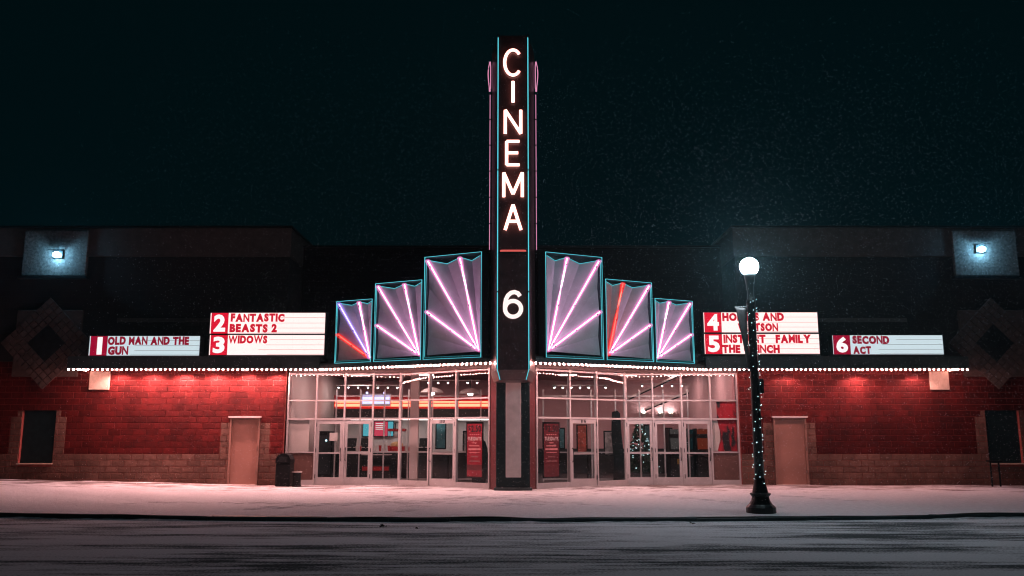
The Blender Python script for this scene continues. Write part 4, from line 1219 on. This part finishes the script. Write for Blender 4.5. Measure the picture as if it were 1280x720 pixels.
frame_pic(756, 766, 540, 568, 34.0, 'pale figure poster seen left of the tall standee', 'poster_mono')
frame_pic(690, 705, 536, 560, 36.5, 'framed poster half hidden behind the darker price poster', 'poster_teal')
# tall dark standee
x, _z = at(772, 600, 30.0)
t_ = thing('cardboard_standee', 'tall dark leaning cardboard standee behind the right entrance glass', 'standee', (x, 29.9, 0))
sh = [(-.16, 0), (.26, 0), (.22, .9), (.16, 1.6), (.12, 2.35), (.02, 2.45), (-.16, 2.40), (-.20, 1.6), (-.14, .9)]
n = len(sh); m = MB()
m.add([(x + a, 29.88, b) for a, b in sh] + [(x + a, 29.92, b) for a, b in sh], [tuple(range(n)), tuple(reversed(range(n, 2 * n)))] + [(i, n + i, n + (i + 1) % n, (i + 1) % n) for i in range(n)])
B = m.build('board', 'pier_dark', t_); box('easel_foot', 'black_plastic', t_, x - .1, x + .18, 29.921, 30.2, 0, .03)
# seated-height standee left of the pylon
x, _z = at(598, 600, 28.9)
t_ = thing('cardboard_standee', 'dark cut-out standee behind the bright price poster', 'standee', (x, 28.9, 0))
sh = [(-.22, 0), (.24, 0), (.26, .7), (.30, 1.15), (.22, 1.40), (.10, 1.48), (.11, 1.62), (.03, 1.72), (-.08, 1.70), (-.11, 1.58), (-.08, 1.46), (-.20, 1.36), (-.26, 1.1), (-.22, .6)]
n = len(sh); m = MB()
m.add([(x + a, 28.88, b) for a, b in sh] + [(x + a, 28.92, b) for a, b in sh], [tuple(range(n)), tuple(reversed(range(n, 2 * n)))] + [(i, n + i, n + (i + 1) % n, (i + 1) % n) for i in range(n)])
m.build('board', 'pier_dark', t_); box('easel_foot', 'black_plastic', t_, x - .12, x + .12, 28.921, 29.2, 0, .03)
# decorated fir tree behind the first right door
tx = at(803, 600, 30.8)[0]
FT = thing('fir_tree', 'decorated fir tree with tiny lights behind the right glass doors', 'tree', (tx, 31.2, 0))
MB().lathe([(.05, 0), (.04, 1.0), (.01, 1.95)], tx, 31.2, 8, 0).build('trunk', 'lobby_dark', FT)
cr = MB()
for i in range(900):
    t = random.random() ** .7; z = .3 + 1.75 * (1 - t); r = .08 + .62 * t * random.uniform(.45, 1.05); a = random.uniform(0, 6.28)
    c = Vector((tx + r * math.cos(a), 31.2 + r * math.sin(a), z)); d = Vector((math.cos(a), math.sin(a), -.3)) * .12
    s = Vector((-math.sin(a), math.cos(a), .2)) * .035
    cr.add([tuple(c - d * .5 - s), tuple(c - d * .5 + s), tuple(c + d * .7), tuple(c + Vector((0, 0, .04)))], [(0, 1, 2), (0, 3, 1), (1, 3, 2), (2, 3, 0)])
cr.build('crown', 'fir', FT)
tl = MB()
for i in range(46):
    t = random.random(); z = .4 + 1.6 * (1 - t); r = .10 + .62 * t; a = random.uniform(3.4, 6.0)
    tl.sphere((tx + r * math.cos(a), 31.2 + r * math.sin(a), z), .014, 6, 4)
tag(tl.build('tree_lights', 'fairy', FT), kind='stuff')
# arcade cabinets
def arcade(px, Y, lab, scr):
    x = at(px, 600, Y)[0]
    t_ = thing('arcade_cabinet', lab, 'arcade cabinet', (x, Y, 0), 'arcade cabinets in the right lobby')
    prof = [(0, 0), (0, .85), (-.12, .92), (.06, 1.08), (.14, 1.55), (.0, 1.62), (.0, 1.85), (.6, 1.85), (.7, 0)]
    n = len(prof)
    for nm, a, b in (('side_panel', x - .34, x - .31), ('side_panel', x + .31, x + .34)):
        m = MB(); m.add([(a, Y + u, v) for u, v in prof] + [(b, Y + u, v) for u, v in prof], [tuple(range(n)), tuple(reversed(range(n, 2 * n)))] + [(i, n + i, n + (i + 1) % n, (i + 1) % n) for i in range(n)])
        m.build(nm, 'black_plastic', t_)
    box('lower_body', 'lobby_dark', t_, x - .309, x + .309, Y + .03, Y + .6, 0, .84); box('back', 'lobby_dark', t_, x - .309, x + .309, Y + .45, Y + .58, .86, 1.8)
    MB().add([(x - .3, Y - .08, .92), (x + .3, Y - .08, .92), (x + .3, Y + .1, 1.07), (x - .3, Y + .1, 1.07), (x - .3, Y - .08, .88), (x + .3, Y - .08, .88), (x + .3, Y + .1, 1.0), (x - .3, Y + .1, 1.0)],
             [(0, 1, 2, 3), (7, 6, 5, 4), (0, 4, 5, 1), (1, 5, 6, 2), (2, 6, 7, 3), (3, 7, 4, 0)]).build('control_panel', 'black_plastic', t_)
    MB().add([(x - .27, Y + .12, 1.1), (x + .27, Y + .12, 1.1), (x + .27, Y + .19, 1.5), (x - .27, Y + .19, 1.5)], [(0, 1, 2, 3)]).build('screen', scr, t_)
    box('header', scr, t_, x - .3, x + .3, Y + .03, Y + .06, 1.65, 1.82)
M['arc_dim'] = glow('arcade_dim', (.5, .42, .4), .10)
M['arc_red'] = glow('arcade_red', (.6, .1, .05), .18)
M['arc_dark'] = glow('arcade_dark', (.1, .22, .25), .06)
arcade(850, 31.6, 'arcade cabinet with pale header behind the middle right door', 'arc_dim')
arcade(869, 32.0, 'dark arcade cabinet between the two lit ones', 'arc_dark')
arcade(884, 31.5, 'arcade cabinet with dull red screen behind the last right door', 'arc_red')
x, z = at(853, 577, 31.4)
o = box('notice_plate', 'sign_yellow', None, x - .17, x + .17, 31.45, 31.47, z - .09, z + .09); tag(o, 'small yellow plate with dark centre behind the middle right door', 'plate')
box('dark_label', 'lobby_dark', o, x - .12, x + .12, 31.44, 31.449, z - .045, z + .045)
# sloping beams under the right lobby ceiling
for k, (p, q, r_, t2, Y, lab) in enumerate(((786, 498, 846, 470, 33.5, 'sloping dark beam behind the upper panes, left of the other one'), (806, 512, 893, 477, 35.5, 'long sloping dark beam behind the upper right panes'))):
    a, za = at(p, q, Y); b, zb = at(r_, t2, Y)
    o = thing('ceiling_beam', lab, 'beam', (a, Y, za), 'sloping beams in the right lobby')
    d = .07
    for nm, dy, m_, e in (('web', .05, 'lobby_dark', 0), ('flange', .09, 'lobby_white', .06)):
        MB().add([(a, Y - dy, za - d + e), (b, Y - dy, zb - d + e), (b, Y - dy, zb + e), (a, Y - dy, za + e), (a, Y + dy, za - d + e), (b, Y + dy, zb - d + e), (b, Y + dy, zb + e), (a, Y + dy, za + e)],
                 [(0, 1, 2, 3), (7, 6, 5, 4), (0, 4, 5, 1), (1, 5, 6, 2), (2, 6, 7, 3), (3, 7, 4, 0)]).build(nm, m_, o)
# drinks cooler and candy case in the left lobby
x = at(402, 600, 30.9)[0]
o = thing('drink_cooler', 'tall dark drinks cooler with blue lamp behind the left door', 'cooler', (x, 31, 0))
box('case', 'black_plastic', o, x - .34, x + .34, 30.9, 31.5, 0, 1.75, bev=.03); box('glass_door', 'counter', o, x - .28, x + .28, 30.88, 30.899, .25, 1.6)
MB().sphere((x + .12, 30.86, 1.42), .035, 8, 5).build('lamp', 'fairy', o)
x = at(470, 600, 31.4)[0]
o = thing('candy_case', 'low glazed candy case standing before the concession counter', 'candy case', (x, 31.4, 0))
box('body', 'lobby_dark', o, x - .5, x + .5, 31.2, 31.6, 0, .55, bev=.01); box('shelf_front', 'lobby_red', o, x - .48, x + .48, 31.19, 31.199, .36, .5); box('top', 'laminate', o, x - .52, x + .52, 31.18, 31.62, .9, .93)
for dx in (-.48, .48): box('side_glass', 'glass', o, x + dx - .006, x + dx + .006, 31.21, 31.59, .551, .899)
for px, Y, h, lab in ((428, 30.0, 1.5, 'slim black stanchion behind the double door'), (560, 29.6, 1.0, 'slim black stanchion right of the white column'), (735, 30.6, 1.0, 'slim black stanchion behind the right number door')):
    x = at(px, 600, Y)[0]
    o = thing('stanchion', lab, 'stanchion', (x, Y, 0), 'queue stanchions in the lobby')
    MB().lathe([(.16, 0), (.16, .02), (.03, .05)], x, Y, 14, 0).build('base', 'black_plastic', o); MB().tube([(x, Y, .04), (x, Y, h - .06)], .024, 8).build('pole', 'black_plastic', o)
    MB().sphere((x, Y, h - .04), .04, 8, 6).build('knob', 'brass', o)
# added tracks: rows of small bright heads standing in for bulb reflections
for px0, px1, py, Y, lab in ((420, 500, 484, 34.0, 'added track of small bright heads, left lobby'), (520, 600, 478, 31.8, 'added track of small bright heads behind the white column'), (690, 760, 484, 33.5, 'added track of small bright heads right of the pylon'), (800, 880, 482, 36.0, 'added track of small bright heads above the sloping beams')):
    a, z = at(px0, py, Y); b, _ = at(px1, py, Y)
    o = thing('sparkle_track', lab, 'added light track', (a, Y, z), 'added sparkle tracks in the lobby')
    box('rail', 'white_trim', o, a, b, Y - .02, Y + .02, z + .06, z + .09)
    for k in range(7):
        x = lerp(a + .1, b - .1, k / 6)
        MB().lathe([(.03, 0), (.05, -.01), (.035, .06)], x, Y, 8, z).build('head', 'black_plastic', o); MB().sphere((x, Y, z - .012), .022, 6, 4).build('lamp', 'sconce_glow', o)
# people-free clutter: upright figures cut from card and dark posters along the right wall
frame_pic(806, 813, 532, 556, 37.3, 'narrow dark poster behind the decorated fir', 'poster_teal')
frame_pic(722, 733, 532, 566, 35.0, 'tall dark poster seen through the right number door', 'poster_rust')
frame_pic(862, 868, 530, 548, 37.3, 'small dark poster between the arcade cabinets', 'lobby_dark')
frame_pic(546, 556, 528, 560, 34.5, 'tall dark poster seen through the left number door', 'poster_teal')
frame_pic(580, 586, 540, 566, 34.0, 'narrow pale poster left of the bright price poster', 'poster_mono')
# dado on the right lobby wall
tag(box('wall_dado', 'lobby_dark', None, .6, 7.3, 37.40, 37.495, 0, 1.05), kind='structure')

# ------------------------------------------------------------------ falling snow
N = 80000
P = np.stack([rng.uniform(-8, 15, N), rng.uniform(14.5, 21.5, N), rng.uniform(.2, 9.5, N)], 1)
# fine flakes driven a little sideways by the wind
sz = (.0010 + .0040 * rng.random(N) ** 3.0)[:, None]
dirv = np.stack([rng.normal(.75, .3, N), rng.normal(0, .3, N), rng.normal(-.75, .3, N)], 1)
dirv /= np.linalg.norm(dirv, axis=1)[:, None]
s1 = rng.normal(size=(N, 3)); s1 /= np.linalg.norm(s1, axis=1)[:, None]
s2 = np.cross(dirv, s1); s2 /= np.linalg.norm(s2, axis=1)[:, None]
s3 = np.cross(dirv, s2)
V = np.stack([P + dirv * sz * 2.6, P - dirv * sz * 1.2 + s2 * sz, P - dirv * sz * 1.2 - s2 * sz * .5 + s3 * sz * .87, P - dirv * sz * 1.2 - s2 * sz * .5 - s3 * sz * .87], 1).reshape(-1, 3)
b0 = (np.arange(N) * 4)[:, None]
F = np.concatenate([b0 + np.array([[0, 1, 2]]), b0 + np.array([[0, 2, 3]]), b0 + np.array([[0, 3, 1]]), b0 + np.array([[1, 3, 2]])], 0)
me = bpy.data.meshes.new('falling_snow')
me.vertices.add(len(V)); me.vertices.foreach_set("co", V.ravel().astype(np.float32))
me.loops.add(F.size); me.loops.foreach_set("vertex_index", F.ravel().astype(np.int32))
me.polygons.add(len(F)); me.polygons.foreach_set("loop_start", np.arange(0, F.size, 3, dtype=np.int32))
me.update(calc_edges=True); me.materials.append(M['flake'])
o = bpy.data.objects.new('falling_snow', me); COL.objects.link(o)
tag(o, 'fine snowflakes drifting through the light of the street lamp', 'snow', kind='stuff')
print('blocks', nL, nR, 'bulbs', len(front), 'objects', len(bpy.data.objects))

# ------------------------------------------------------------------ added thin haze: glow round the lamps, teal lift in the dark
hz = bpy.data.materials.new('added_haze'); hz.use_nodes = True
hn = hz.node_tree; hn.nodes.clear()
ho = hn.nodes.new("ShaderNodeOutputMaterial"); hv_ = hn.nodes.new("ShaderNodeVolumePrincipled")
hv_.inputs["Color"].default_value = (.45, .88, 1.0, 1); hv_.inputs["Density"].default_value = .0005
hv_.inputs["Anisotropy"].default_value = .85
hn.links.new(hv_.outputs[0], ho.inputs["Volume"])
M['added_haze'] = hz
tag(MB().box(-95, 95, -46, 60, -1.6, 14.5).build('added_haze', 'added_haze'), kind='stuff')
